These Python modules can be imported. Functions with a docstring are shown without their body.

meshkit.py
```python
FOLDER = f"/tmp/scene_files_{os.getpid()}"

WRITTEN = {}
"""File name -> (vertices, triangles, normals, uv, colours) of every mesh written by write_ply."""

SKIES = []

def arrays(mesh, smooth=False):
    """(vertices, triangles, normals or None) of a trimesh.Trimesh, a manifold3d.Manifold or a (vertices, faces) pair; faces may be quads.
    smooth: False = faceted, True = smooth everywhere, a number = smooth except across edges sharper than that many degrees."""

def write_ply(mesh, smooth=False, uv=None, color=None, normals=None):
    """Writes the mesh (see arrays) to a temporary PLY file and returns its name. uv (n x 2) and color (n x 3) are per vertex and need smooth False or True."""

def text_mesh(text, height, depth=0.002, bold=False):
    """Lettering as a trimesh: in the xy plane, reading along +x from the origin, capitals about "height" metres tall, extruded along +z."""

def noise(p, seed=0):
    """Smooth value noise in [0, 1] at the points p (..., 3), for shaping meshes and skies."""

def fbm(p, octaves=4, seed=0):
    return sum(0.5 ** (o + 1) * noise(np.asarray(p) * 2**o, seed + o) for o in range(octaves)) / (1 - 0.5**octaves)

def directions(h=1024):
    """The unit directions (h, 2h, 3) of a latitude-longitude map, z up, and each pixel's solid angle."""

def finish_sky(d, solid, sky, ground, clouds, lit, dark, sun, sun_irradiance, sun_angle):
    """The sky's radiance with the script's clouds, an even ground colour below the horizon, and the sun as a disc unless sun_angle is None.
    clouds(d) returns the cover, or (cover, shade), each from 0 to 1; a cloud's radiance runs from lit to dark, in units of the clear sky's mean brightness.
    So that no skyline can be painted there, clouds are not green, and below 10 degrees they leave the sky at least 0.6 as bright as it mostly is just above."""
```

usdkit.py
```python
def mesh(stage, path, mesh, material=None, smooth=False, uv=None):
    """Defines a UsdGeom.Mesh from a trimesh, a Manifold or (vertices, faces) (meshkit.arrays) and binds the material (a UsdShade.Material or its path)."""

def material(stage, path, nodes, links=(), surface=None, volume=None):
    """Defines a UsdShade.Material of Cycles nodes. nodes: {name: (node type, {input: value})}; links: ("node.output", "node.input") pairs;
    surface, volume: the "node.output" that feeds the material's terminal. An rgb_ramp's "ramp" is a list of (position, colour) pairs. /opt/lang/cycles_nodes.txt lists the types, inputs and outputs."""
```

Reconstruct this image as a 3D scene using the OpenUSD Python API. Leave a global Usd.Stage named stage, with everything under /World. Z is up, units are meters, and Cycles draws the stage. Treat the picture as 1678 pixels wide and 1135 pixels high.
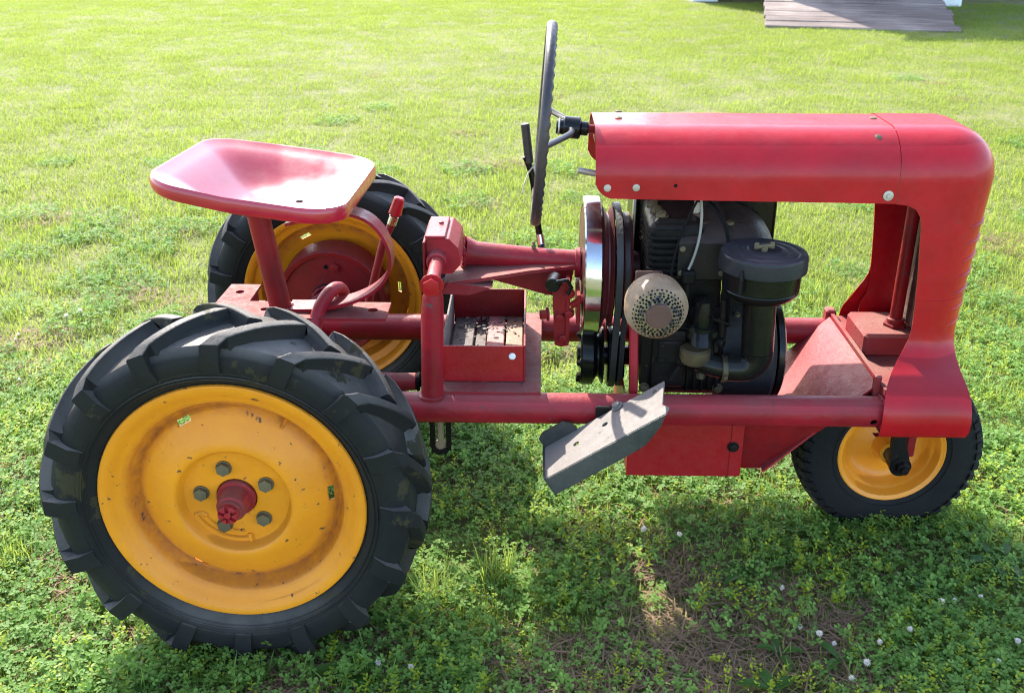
import math, random
import numpy as np, trimesh, manifold3d as m3, usdkit, meshkit
from shapely.geometry import Polygon, Point, LineString, box as sbox
from shapely import affinity
from pxr import Usd, UsdGeom, UsdLux, UsdShade, Gf, Sdf, Vt

stage = Usd.Stage.CreateInMemory()
UsdGeom.SetStageUpAxis(stage, 'Z'); UsdGeom.SetStageMetersPerUnit(stage, 1.0)
UsdGeom.Xform.Define(stage, '/World'); UsdGeom.Scope.Define(stage, '/World/Looks')
rng = np.random.default_rng(7); random.seed(7)

# ------------------------------------------------------------------ camera, sky, sun, exposure
PITCH, ROLL, YAW = math.radians(24.038), math.radians(0.179), math.radians(-0.926)
EYE = np.array([0, -1.857, 1.2026])
def camera():
    F = np.array([math.sin(YAW)*math.cos(PITCH), math.cos(YAW)*math.cos(PITCH), -math.sin(PITCH)])
    R = np.array([math.cos(YAW), -math.sin(YAW), 0]); U = np.cross(R, F)
    R2 = math.cos(ROLL)*R+math.sin(ROLL)*U; U2 = -math.sin(ROLL)*R+math.cos(ROLL)*U
    c = UsdGeom.Camera.Define(stage, '/World/camera')
    c.CreateHorizontalApertureAttr(36.0); c.CreateVerticalApertureAttr(36.0*692/1024)
    c.CreateFocalLengthAttr(1665.14/1678*36)
    c.CreateFStopAttr(11.0); c.CreateFocusDistanceAttr(1.95)
    c.CreateExposureAttr(2.0)
    M = np.eye(4); M[0, :3], M[1, :3], M[2, :3], M[3, :3] = R2, U2, -F, EYE
    c.AddTransformOp().Set(Gf.Matrix4d(*M.ravel().tolist()))
camera()
SUN = np.array([-0.51, 1.0, 1.0]); SUN /= np.linalg.norm(SUN)
SKY_STRENGTH, SUN_INTENSITY = 0.15, 0.84
dome = UsdLux.DomeLight.Define(stage, '/World/sky'); dome.CreateIntensityAttr(1.0)
skym = usdkit.material(stage, '/World/Looks/sky', {
    's': ('sky_texture', {'sky_type': 'single_scattering', 'sun_disc': False, 'sun_elevation': float(math.asin(SUN[2])),
                          'sun_rotation': float(math.atan2(SUN[0], SUN[1])), 'aerosol_density': 1.6}),
    'b': ('background_shader', {'strength': SKY_STRENGTH})}, [('s.color', 'b.color')], surface='b.background')
UsdShade.MaterialBindingAPI.Apply(dome.GetPrim()).Bind(skym)
dome.GetPrim().SetCustomDataByKey('kind', 'structure')
sun = UsdLux.DistantLight.Define(stage, '/World/sun')
sun.CreateIntensityAttr(SUN_INTENSITY); sun.CreateAngleAttr(0.5); sun.CreateColorAttr(Gf.Vec3f(1.0, 0.95, 0.86)); sun.CreateNormalizeAttr(True)
zx = np.cross([0, 0, 1.0], SUN); zx /= np.linalg.norm(zx); zy = np.cross(SUN, zx)
M = np.eye(4); M[0, :3], M[1, :3], M[2, :3] = zx, zy, SUN
sun.AddTransformOp().Set(Gf.Matrix4d(*M.ravel().tolist()))

# ------------------------------------------------------------------ materials
def paint(name, c, rough=0.4, c2=None, var=0.35, chip=None, chip_at=0.66, chip_scale=45, dust=None, dust_amt=0.0, coat=0.0, bump=0.15, bump_scale=160,
          metallic=0.0, ring=None, spec=0.5, dent=0.0):
    """Paint or bare material: two tones mixed by broad noise, worn chips by fine noise, dust that has settled on faces that look up,
    an optional rust ring (r0, r1 metres about the y axis)."""
    n = {'tc': ('texture_coordinate', {}),
         'n1': ('noise_texture', {'scale': 9.0, 'detail': 5.0, 'roughness': 0.6}),
         'n2': ('noise_texture', {'scale': float(chip_scale), 'detail': 6.0, 'roughness': 0.65}),
         'n3': ('noise_texture', {'scale': float(bump_scale), 'detail': 3.0}),
         'r1': ('map_range', {'from_min': 0.35, 'from_max': 0.7, 'to_min': 0.0, 'to_max': float(var), 'clamp': True}),
         'mx': ('mix_color', {'a': c, 'b': c2 or tuple(x*0.55 for x in c)}),
         'bp': ('bump', {'strength': float(bump), 'distance': 0.002}),
         'rr': ('map_range', {'from_min': 0.3, 'from_max': 0.75, 'to_min': rough*0.8, 'to_max': min(1, rough*1.35), 'clamp': True}),
         'p': ('principled_bsdf', {'metallic': float(metallic), 'coat_weight': float(coat), 'coat_roughness': 0.12, 'specular_ior_level': float(spec)})}
    l = [('tc.object', 'n1.vector'), ('tc.object', 'n2.vector'), ('tc.object', 'n3.vector'), ('n1.fac', 'r1.value'), ('r1.result', 'mx.fac'),
         ('n3.fac', 'bp.height'), ('bp.normal', 'p.normal'), ('n2.fac', 'rr.value'), ('rr.result', 'p.roughness')]
    if dent:
        n['nd'] = ('noise_texture', {'scale': 6.5, 'detail': 2.0}); n['b2'] = ('bump', {'strength': float(dent), 'distance': 0.02})
        l.remove(('bp.normal', 'p.normal')); l += [('tc.object', 'nd.vector'), ('nd.fac', 'b2.height'), ('bp.normal', 'b2.normal'), ('b2.normal', 'p.normal')]
    col = 'mx.result'
    if ring:
        n['sx'] = ('separate_xyz', {}); n['xx'] = ('math', {'math_type': 'multiply'}); n['zz'] = ('math', {'math_type': 'multiply_add'})
        n['sq'] = ('math', {'math_type': 'sqrt'}); n['up'] = ('map_range', {'from_min': ring[0]-0.012, 'from_max': ring[0]+0.006, 'clamp': True})
        n['dn'] = ('map_range', {'from_min': ring[1]-0.008, 'from_max': ring[1]+0.012, 'to_min': 1.0, 'to_max': 0.0, 'clamp': True})
        n['ud'] = ('math', {'math_type': 'multiply'}); n['rn'] = ('map_range', {'from_min': 0.3, 'from_max': 0.62, 'to_min': 0.15, 'to_max': 0.95, 'clamp': True})
        n['um'] = ('math', {'math_type': 'multiply'}); n['mr'] = ('mix_color', {'b': (0.33, 0.10, 0.022)})
        l += [('tc.object', 'sx.vector'), ('sx.x', 'xx.value1'), ('sx.x', 'xx.value2'), ('sx.z', 'zz.value1'), ('sx.z', 'zz.value2'), ('xx.value', 'zz.value3'),
              ('zz.value', 'sq.value1'), ('sq.value', 'up.value'), ('sq.value', 'dn.value'), ('up.result', 'ud.value1'), ('dn.result', 'ud.value2'),
              ('n2.fac', 'rn.value'), ('ud.value', 'um.value1'), ('rn.result', 'um.value2'), ('um.value', 'mr.fac'), (col, 'mr.a')]
        col = 'mr.result'
    if dust:
        n['ge'] = ('geometry', {}); n['sn'] = ('separate_xyz', {}); n['du'] = ('map_range', {'from_min': 0.35, 'from_max': 0.95, 'to_min': 0.0, 'to_max': float(dust_amt), 'clamp': True})
        n['dn2'] = ('map_range', {'from_min': 0.3, 'from_max': 0.65, 'to_min': 0.35, 'to_max': 1.0, 'clamp': True})
        n['dm'] = ('math', {'math_type': 'multiply'}); n['md'] = ('mix_color', {'b': dust})
        l += [('ge.normal', 'sn.vector'), ('sn.z', 'du.value'), ('n1.fac', 'dn2.value'), ('du.result', 'dm.value1'), ('dn2.result', 'dm.value2'), ('dm.value', 'md.fac'), (col, 'md.a')]
        col = 'md.result'
    if chip:
        n['ct'] = ('map_range', {'from_min': chip_at, 'from_max': chip_at+0.025, 'clamp': True}); n['mc'] = ('mix_color', {'b': chip})
        l += [('n2.fac', 'ct.value'), ('ct.result', 'mc.fac'), (col, 'mc.a')]
        col = 'mc.result'
    l.append((col, 'p.base_color'))
    return usdkit.material(stage, '/World/Looks/'+name, n, l, surface='p.BSDF')

DUSTY = (0.42, 0.16, 0.15)
M_red = paint('red_paint', (0.325, 0.005, 0.010), 0.30, c2=(0.21, 0.004, 0.006), var=0.85, chip=(0.09, 0.03, 0.025), chip_at=0.705, chip_scale=55, dust=(0.40, 0.05, 0.06), dust_amt=0.3, coat=0.14, bump=0.2, bump_scale=60, spec=0.25, dent=0.3)
M_redframe = paint('worn_red_paint', (0.25, 0.008, 0.016), 0.42, c2=(0.12, 0.006, 0.008), var=0.95, spec=0.25, chip=(0.07, 0.04, 0.035), chip_at=0.655, chip_scale=55, dust=DUSTY, dust_amt=0.32, coat=0.06, bump=0.35, bump_scale=120)
M_reddark = paint('dull_red_paint', (0.19, 0.005, 0.007), 0.45, c2=(0.09, 0.004, 0.005), var=0.9, spec=0.25, chip=(0.05, 0.03, 0.03), chip_at=0.66, chip_scale=50, dust=DUSTY, dust_amt=0.25, bump=0.3)
M_deck = paint('dusty_red_paint', (0.22, 0.013, 0.019), 0.7, c2=(0.16, 0.035, 0.03), var=0.9, chip=(0.10, 0.05, 0.045), chip_at=0.65, chip_scale=60, dust=(0.24, 0.12, 0.10), dust_amt=0.85, spec=0.15, bump=0.4)
M_seat = paint('seat_paint', (0.31, 0.008, 0.020), 0.26, c2=(0.20, 0.005, 0.011), var=0.8, spec=0.6, dent=0.06, chip=(0.55, 0.32, 0.08), chip_at=0.80, chip_scale=30, dust=(0.55, 0.16, 0.17), dust_amt=0.22, coat=0.5, bump=0.12, bump_scale=40)
M_yellow = paint('yellow_paint', (0.66, 0.235, 0.010), 0.40, c2=(0.52, 0.165, 0.012), var=0.6, spec=0.3, chip=(0.09, 0.045, 0.022), chip_at=0.645, chip_scale=46, ring=(0.156, 0.173), dust=(0.50, 0.23, 0.05), dust_amt=0.2, bump=0.3, bump_scale=110)
M_yellow2 = paint('yellow_front_paint', (0.70, 0.25, 0.012), 0.42, c2=(0.55, 0.17, 0.012), var=0.6, chip=(0.15, 0.08, 0.03), chip_at=0.74, chip_scale=50, bump=0.2)
M_rubber = paint('black_rubber', (0.0075, 0.0075, 0.008), 0.5, c2=(0.013, 0.012, 0.009), var=0.8, dust=(0.17, 0.15, 0.13), dust_amt=0.85, chip=(0.028, 0.024, 0.012), chip_at=0.60, chip_scale=11, bump=0.3, bump_scale=220, spec=0.16)
M_rubberf = paint('front_rubber', (0.006, 0.006, 0.0065), 0.6, c2=(0.012, 0.011, 0.010), var=0.8, spec=0.14, bump=0.35, bump_scale=220)
M_black = paint('black_enamel', (0.0025, 0.0025, 0.0028), 0.22, c2=(0.006, 0.005, 0.003), var=0.7, dust=(0.025, 0.025, 0.025), dust_amt=0.4, coat=0.1, spec=0.2, bump=0.2)
M_engine = paint('greasy_engine', (0.0035, 0.0035, 0.0035), 0.42, c2=(0.009, 0.006, 0.0045), var=0.9, chip=(0.045, 0.028, 0.02), chip_at=0.66, chip_scale=40, dust=(0.06, 0.045, 0.038), dust_amt=0.4, spec=0.13, bump=0.6, bump_scale=70)
M_shroud = paint('grey_engine_tin', (0.006, 0.0055, 0.0055), 0.4, c2=(0.02, 0.013, 0.010), var=0.95, spec=0.18, chip=(0.05, 0.03, 0.02), chip_at=0.64, chip_scale=30, dust=(0.15, 0.115, 0.10), dust_amt=0.6, bump=0.3)
M_wheelblack = paint('steering_black', (0.010, 0.009, 0.009), 0.35, c2=(0.05, 0.03, 0.03), var=0.6, chip=(0.30, 0.03, 0.03), chip_at=0.735, chip_scale=55, bump=0.15)
M_chrome = paint('chrome', (0.62, 0.63, 0.65), 0.14, c2=(0.40, 0.36, 0.34), var=0.6, metallic=1.0, chip=(0.30, 0.03, 0.03), chip_at=0.70, chip_scale=24, bump=0.05)
M_steel = paint('bare_steel', (0.42, 0.40, 0.36), 0.4, c2=(0.28, 0.22, 0.17), var=0.8, metallic=0.85, bump=0.3)
M_zinc = paint('pale_bolt_metal', (0.42, 0.38, 0.31), 0.45, c2=(0.26, 0.20, 0.13), var=0.7, metallic=0.3, bump=0.2)
M_oldbolt = paint('oily_bolt', (0.12, 0.095, 0.05), 0.55, c2=(0.07, 0.05, 0.028), var=0.8, spec=0.25, metallic=0.1, bump=0.4)
M_step = paint('worn_step_metal', (0.165, 0.147, 0.133), 0.65, c2=(0.11, 0.09, 0.078), var=0.9, spec=0.25, chip=(0.07, 0.06, 0.055), chip_at=0.66, chip_scale=45, dust=(0.26, 0.225, 0.20), dust_amt=0.5, bump=0.4)
M_stepside = paint('black_step_paint', (0.010, 0.011, 0.011), 0.4, c2=(0.06, 0.055, 0.05), var=0.8, chip=(0.2, 0.17, 0.15), chip_at=0.70, chip_scale=60, bump=0.4)
M_muffler = paint('rusty_aluminium', (0.27, 0.20, 0.13), 0.5, c2=(0.15, 0.08, 0.04), var=0.95, metallic=0.1, spec=0.2, chip=(0.12, 0.08, 0.05), chip_at=0.66, chip_scale=60, bump=0.3)
M_muffface = paint('scorched_muffler_face', (0.26, 0.20, 0.065), 0.55, c2=(0.10, 0.065, 0.045), var=1.0, metallic=0.2, chip=(0.03, 0.025, 0.025), chip_at=0.54, chip_scale=50, bump=0.3)
M_cap = paint('brown_cap', (0.11, 0.055, 0.04), 0.6, spec=0.2, c2=(0.07, 0.035, 0.025), var=0.8, bump=0.3)
M_hole = paint('hole_black', (0.004, 0.004, 0.004), 0.8, bump=0.0, spec=0.1)
M_belt = paint('belt_rubber', (0.012, 0.012, 0.012), 0.55, c2=(0.03, 0.029, 0.027), var=0.8, bump=0.4)
M_brass = paint('dirty_brass', (0.11, 0.078, 0.035), 0.4, c2=(0.03, 0.025, 0.018), var=1.0, metallic=0.5, bump=0.3)
M_fuel = paint('fuel_line', (0.20, 0.185, 0.155), 0.35, bump=0.0)
M_traywood = paint('tray_slat_wood', (0.34, 0.24, 0.16), 0.75, c2=(0.20, 0.12, 0.08), var=0.9, bump=0.6, bump_scale=90)
M_traypink = paint('tray_slat_red', (0.42, 0.19, 0.17), 0.7, c2=(0.30, 0.10, 0.09), var=0.8, bump=0.5)
M_traygrey = paint('tray_slat_grey', (0.10, 0.08, 0.075), 0.75, c2=(0.16, 0.13, 0.11), var=0.9, bump=0.5)
M_white = paint('white_block_paint', (0.70, 0.70, 0.68), 0.7, c2=(0.5, 0.48, 0.44), var=0.5, bump=0.4)
M_siding = paint('shed_siding', (0.46, 0.42, 0.36), 0.75, c2=(0.34, 0.29, 0.24), var=0.7, bump=0.4)
M_roof = paint('shed_roof', (0.14, 0.13, 0.12), 0.8, bump=0.5)

def foliage(name, ramp, trans=0.45, rough=0.55, tval=1.7):
    """Leaves: each blade or leaf its own tone, sunlight comes through."""
    n = {'g': ('geometry', {}), 'oi': ('object_info', {}), 'ns': ('noise_texture', {'scale': 0.9, 'detail': 3.0}),
         'ad': ('math', {'math_type': 'multiply_add', 'value2': 0.55}), 'a2': ('math', {'math_type': 'multiply_add', 'value2': 0.6, 'value3': -0.08}),
         'r': ('rgb_ramp', {'ramp': ramp}), 'p': ('principled_bsdf', {'roughness': rough, 'specular_ior_level': 0.2}),
         't': ('translucent_bsdf', {}), 'h': ('hsv', {'value': tval, 'saturation': 1.05, 'hue': 0.49}), 'm': ('mix_closure', {'fac': trans})}
    l = [('g.position', 'ns.vector'), ('ns.fac', 'a2.value1'), ('g.random_per_island', 'ad.value1'), ('a2.value', 'ad.value3'), ('ad.value', 'r.fac'),
         ('r.color', 'p.base_color'), ('r.color', 'h.color'), ('h.color', 't.color'), ('p.BSDF', 'm.closure1'), ('t.BSDF', 'm.closure2')]
    return usdkit.material(stage, '/World/Looks/'+name, n, l, surface='m.closure')
M_grass = foliage('grass_blades', [(0, (0.15, 0.20, 0.035)), (0.45, (0.205, 0.268, 0.055)), (0.8, (0.265, 0.312, 0.078)), (0.93, (0.35, 0.35, 0.11)), (1, (0.46, 0.42, 0.24))], 0.5)
M_clover = foliage('clover_leaves', [(0, (0.095, 0.195, 0.042)), (0.5, (0.20, 0.32, 0.065)), (1, (0.35, 0.44, 0.10))], 0.45)
M_yweed = foliage('yellow_weed_leaves', [(0, (0.20, 0.28, 0.025)), (0.6, (0.36, 0.40, 0.035)), (1, (0.54, 0.50, 0.06))], 0.45)
M_broad = foliage('broad_leaves', [(0, (0.05, 0.11, 0.02)), (0.6, (0.075, 0.15, 0.025)), (1, (0.11, 0.18, 0.03))], 0.4, 0.4)
M_straw = foliage('dry_stalks', [(0, (0.17, 0.10, 0.06)), (0.6, (0.32, 0.21, 0.13)), (1, (0.50, 0.38, 0.26))], 0.2, 0.7)
M_petal = foliage('clover_petals', [(0, (0.62, 0.56, 0.50)), (1, (0.80, 0.76, 0.72))], 0.3, 0.7)
M_stem = foliage('stems', [(0, (0.08, 0.14, 0.02)), (1, (0.13, 0.19, 0.03))], 0.25)
M_soil = usdkit.material(stage, '/World/Looks/soil', {
    'g': ('geometry', {}), 'n': ('noise_texture', {'scale': 3.0, 'detail': 8.0, 'roughness': 0.7}), 'n2': ('noise_texture', {'scale': 60.0, 'detail': 5.0}),
    'r': ('rgb_ramp', {'ramp': [(0.3, (0.075, 0.085, 0.022)), (0.55, (0.14, 0.14, 0.045)), (0.75, (0.19, 0.14, 0.08))]}),
    'b': ('bump', {'strength': 0.8, 'distance': 0.01}), 'p': ('principled_bsdf', {'roughness': 0.95})},
    [('g.position', 'n.vector'), ('g.position', 'n2.vector'), ('n.fac', 'r.fac'), ('r.color', 'p.base_color'), ('n2.fac', 'b.height'), ('b.normal', 'p.normal')], surface='p.BSDF')
M_plank = usdkit.material(stage, '/World/Looks/weathered_plank', {
    'tc': ('texture_coordinate', {}), 'g': ('geometry', {}), 'mp': ('mapping', {'scale': (0.8, 16.0, 16.0)}), 'n': ('noise_texture', {'scale': 3.0, 'detail': 7.0, 'roughness': 0.65}),
    'n2': ('noise_texture', {'scale': 1.3, 'detail': 4.0}), 'ad': ('math', {'math_type': 'multiply_add', 'value2': 0.6}),
    'a3': ('math', {'math_type': 'multiply', 'value2': 0.42}),
    'r': ('rgb_ramp', {'ramp': [(0.34, (0.05, 0.035, 0.03)), (0.5, (0.15, 0.11, 0.095)), (0.64, (0.30, 0.24, 0.21)), (0.85, (0.42, 0.36, 0.33))]}),
    'b': ('bump', {'strength': 0.6, 'distance': 0.006}), 'p': ('principled_bsdf', {'roughness': 0.85})},
    [('tc.object', 'mp.vector'), ('mp.vector', 'n.vector'), ('tc.object', 'n2.vector'), ('n2.fac', 'a3.value1'), ('n.fac', 'ad.value1'), ('a3.value', 'ad.value3'), ('ad.value', 'r.fac'), ('r.color', 'p.base_color'), ('n.fac', 'b.height'), ('b.normal', 'p.normal')], surface='p.BSDF')

# ------------------------------------------------------------------ shape helpers
cat = trimesh.util.concatenate
def T(v, f): return trimesh.Trimesh(np.asarray(v, float), np.asarray(f, int), process=False)
def man(t):
    t = t.copy(); t.merge_vertices()
    return m3.Manifold(m3.Mesh(np.asarray(t.vertices, np.float32), np.asarray(t.faces, np.uint32)))
def tri(m):
    k = m.to_mesh(); return T(k.vert_properties[:, :3], k.tri_verts)
def revolve(prof, axis='y', n=64, at=(0, 0, 0), closed=False):
    """prof: (radius, height along axis). Open profiles are closed at the axis when they touch r = 0."""
    p = np.array(prof, float); a = np.linspace(0, 2*np.pi, n, endpoint=False); m = len(p)
    r, h = p[:, 0][:, None], p[:, 1][:, None]
    c, s, hh = r*np.cos(a), r*np.sin(a), h+0*a
    v = {'y': np.stack([c, hh, s], -1), 'z': np.stack([c, s, hh], -1), 'x': np.stack([hh, c, s], -1)}[axis].reshape(-1, 3)
    f = []
    for i in range(m if closed else m-1):
        j = (i+1) % m
        for k in range(n):
            k2 = (k+1) % n
            f += [[i*n+k, j*n+k, j*n+k2], [i*n+k, j*n+k2, i*n+k2]]
    t = T(v+np.array(at), f); t.merge_vertices(); t.update_faces(t.nondegenerate_faces()); trimesh.repair.fix_normals(t)
    return t
def cyl(r, p0, p1, n=24, r1=None, ch=None):
    """Cylinder or cone from p0 to p1 with small chamfers."""
    p0, p1 = np.array(p0, float), np.array(p1, float); d = p1-p0; L = np.linalg.norm(d); r1 = r if r1 is None else r1
    ch = min(r, r1, L)*0.12 if ch is None else ch
    t = revolve([(0, 0), (r-ch, 0), (r, ch), (r1, L-ch), (r1-ch, L), (0, L)], 'z', n)
    t.apply_transform(trimesh.geometry.align_vectors([0, 0, 1], d/L)); t.apply_translation(p0); return t
def smooth_path(pts, n=24):
    from scipy.interpolate import CubicSpline
    pts = np.array(pts, float); d = np.r_[0, np.cumsum(np.linalg.norm(np.diff(pts, axis=0), axis=1))]
    return CubicSpline(d, pts)(np.linspace(0, d[-1], n))
def tube(path, r, n=12, closed=False):
    p = np.array(path, float); m = len(p); rr = np.broadcast_to(np.asarray(r, float), (m,))
    t = (np.roll(p, -1, 0)-np.roll(p, 1, 0)) if closed else np.gradient(p, axis=0)
    t /= np.linalg.norm(t, axis=1, keepdims=True)
    u = np.cross(t[0], [0.13, 0.31, 0.94] if abs(t[0] @ [0.13, 0.31, 0.94]) < 0.95 else [1, 0, 0]); u /= np.linalg.norm(u)
    a = np.linspace(0, 2*np.pi, n, endpoint=False); v = []
    for i in range(m):
        u = u-t[i]*(u@t[i]); u /= np.linalg.norm(u); w = np.cross(t[i], u)
        v.append(p[i]+rr[i]*(np.cos(a)[:, None]*u+np.sin(a)[:, None]*w))
    v = np.concatenate(v); f = []
    for i in range(m if closed else m-1):
        j = (i+1) % m
        for k in range(n):
            k2 = (k+1) % n; f += [[i*n+k, i*n+k2, j*n+k2], [i*n+k, j*n+k2, j*n+k]]
    if not closed:
        v = np.vstack([v, p[0], p[-1]]); c0, c1 = m*n, m*n+1
        f += [[c0, (k+1) % n, k] for k in range(n)]+[[c1, (m-1)*n+k, (m-1)*n+(k+1) % n] for k in range(n)]
    return T(v, f)
def cbox(x0, x1, y0, y1, z0, z1, c=0.002):
    """Box with chamfered edges."""
    pts = []
    for X, sx in ((x0, 1), (x1, -1)):
        for Y, sy in ((y0, 1), (y1, -1)):
            for Z, sz in ((z0, 1), (z1, -1)):
                pts += [(X, Y+sy*c, Z+sz*c), (X+sx*c, Y, Z+sz*c), (X+sx*c, Y+sy*c, Z)]
    return trimesh.convex.convex_hull(np.array(pts))
def prism(poly, h0, h1, plane='xz'):
    """2D polygon (shapely or points) extruded. plane xz: along y from h0 to h1; xy: along z; yz: along x."""
    poly = poly if hasattr(poly, 'exterior') else Polygon(poly)
    t = trimesh.creation.extrude_polygon(poly, h1-h0, engine='earcut'); v = t.vertices.copy(); v[:, 2] += h0
    t.vertices = {'xy': v, 'xz': v[:, [0, 2, 1]], 'yz': v[:, [2, 0, 1]]}[plane]
    trimesh.repair.fix_normals(t); return t
def sheet(g, th):
    """Sheet metal from a grid of points (n, m, 3), thickened."""
    g = np.array(g, float); n, m = g.shape[:2]
    nu, nv = np.gradient(g, axis=0), np.gradient(g, axis=1); N = np.cross(nu, nv); N /= np.maximum(np.linalg.norm(N, axis=2, keepdims=True), 1e-9)
    v = np.vstack([(g+N*th/2).reshape(-1, 3), (g-N*th/2).reshape(-1, 3)]); K = n*m; f = []
    for i in range(n-1):
        for j in range(m-1):
            a, b, c, d = i*m+j, (i+1)*m+j, (i+1)*m+j+1, i*m+j+1
            f += [[a, b, c], [a, c, d], [K+a, K+c, K+b], [K+a, K+d, K+c]]
    ring = [(0, j) for j in range(m)]+[(i, m-1) for i in range(1, n)]+[(n-1, j) for j in range(m-2, -1, -1)]+[(i, 0) for i in range(n-2, 0, -1)]
    for (a, b), (c, d) in zip(ring, ring[1:]+ring[:1]):
        p, q = a*m+b, c*m+d; f += [[p, q, K+q], [p, K+q, K+p]]
    t = T(v, f); trimesh.repair.fix_normals(t); return t
def hull(spheres, n=40):
    ms = [m3.Manifold.sphere(r, n).translate((x, y, z)) for x, y, z, r in spheres]
    return m3.Manifold.batch_hull(ms)
def mbox(x0, x1, y0, y1, z0, z1): return m3.Manifold.cube((x1-x0, y1-y0, z1-z0)).translate((x0, y0, z0))
def hexhead(p, d, r=0.008, h=0.006, washer=True):
    """Hex bolt head standing on point p along direction d."""
    t = trimesh.creation.cylinder(r, h, sections=6); t.apply_translation((0, 0, h/2+0.001))
    dome = revolve([(r*0.86, h+0.001), (r*0.6, h+0.0018), (0, h+0.002)], 'z', 6); parts = [t, dome]
    if washer: parts.append(cyl(r*1.35, (0, 0, -0.001), (0, 0, 0.0018), 16))
    t = cat(parts); d = np.array(d, float); t.apply_transform(trimesh.geometry.align_vectors([0, 0, 1], d/np.linalg.norm(d))); t.apply_translation(p); return t
def disc_bolt(p, d, r=0.007, h=0.003):
    t = revolve([(0, -0.001), (r, -0.001), (r, h*0.5), (r*0.75, h*0.9), (0, h)], 'z', 16); d = np.array(d, float)
    t.apply_transform(trimesh.geometry.align_vectors([0, 0, 1], d/np.linalg.norm(d))); t.apply_translation(p); return t

# ------------------------------------------------------------------ scene helpers
used = {}
def path_for(name, parent):
    base = (str(parent.GetPath()) if parent else '/World')+'/'+name; k = used.get(base, -1)+1; used[base] = k
    return base if k == 0 else f'{base}_{k:03d}'
def cd(p, **kw):
    for k, v in kw.items():
        if v: p.SetCustomDataByKey(k, v)
    return p
def obj(name, mesh, mat, parent=None, smooth=35, **kw):
    return cd(usdkit.mesh(stage, path_for(name, parent), mesh, mat, smooth=smooth).GetPrim(), **kw)
def group(name, parent=None, loc=(0, 0, 0), rotz=0, **kw):
    x = UsdGeom.Xform.Define(stage, path_for(name, parent)); x.AddTranslateOp().Set(Gf.Vec3d(*map(float, loc)))
    if rotz: x.AddRotateZOp().Set(float(math.degrees(rotz)))
    return cd(x.GetPrim(), **kw)
def copy_of(root, loc, rotz, scale=1.0, label=None):
    was = root.GetCustomData(); x = UsdGeom.Xform.Define(stage, path_for(root.GetName(), None)); p = x.GetPrim()
    p.GetReferences().AddInternalReference(root.GetPath()); x.ClearXformOpOrder()
    x.AddTransformOp(opSuffix='place').Set(Gf.Matrix4d(Gf.Matrix3d(Gf.Rotation(Gf.Vec3d(0, 0, 1), math.degrees(rotz)))*float(scale), Gf.Vec3d(*map(float, loc))))
    p.SetInstanceable(True)
    return cd(p, label=label or was['label'], category=was['category'], group=was.get('group'))

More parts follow.
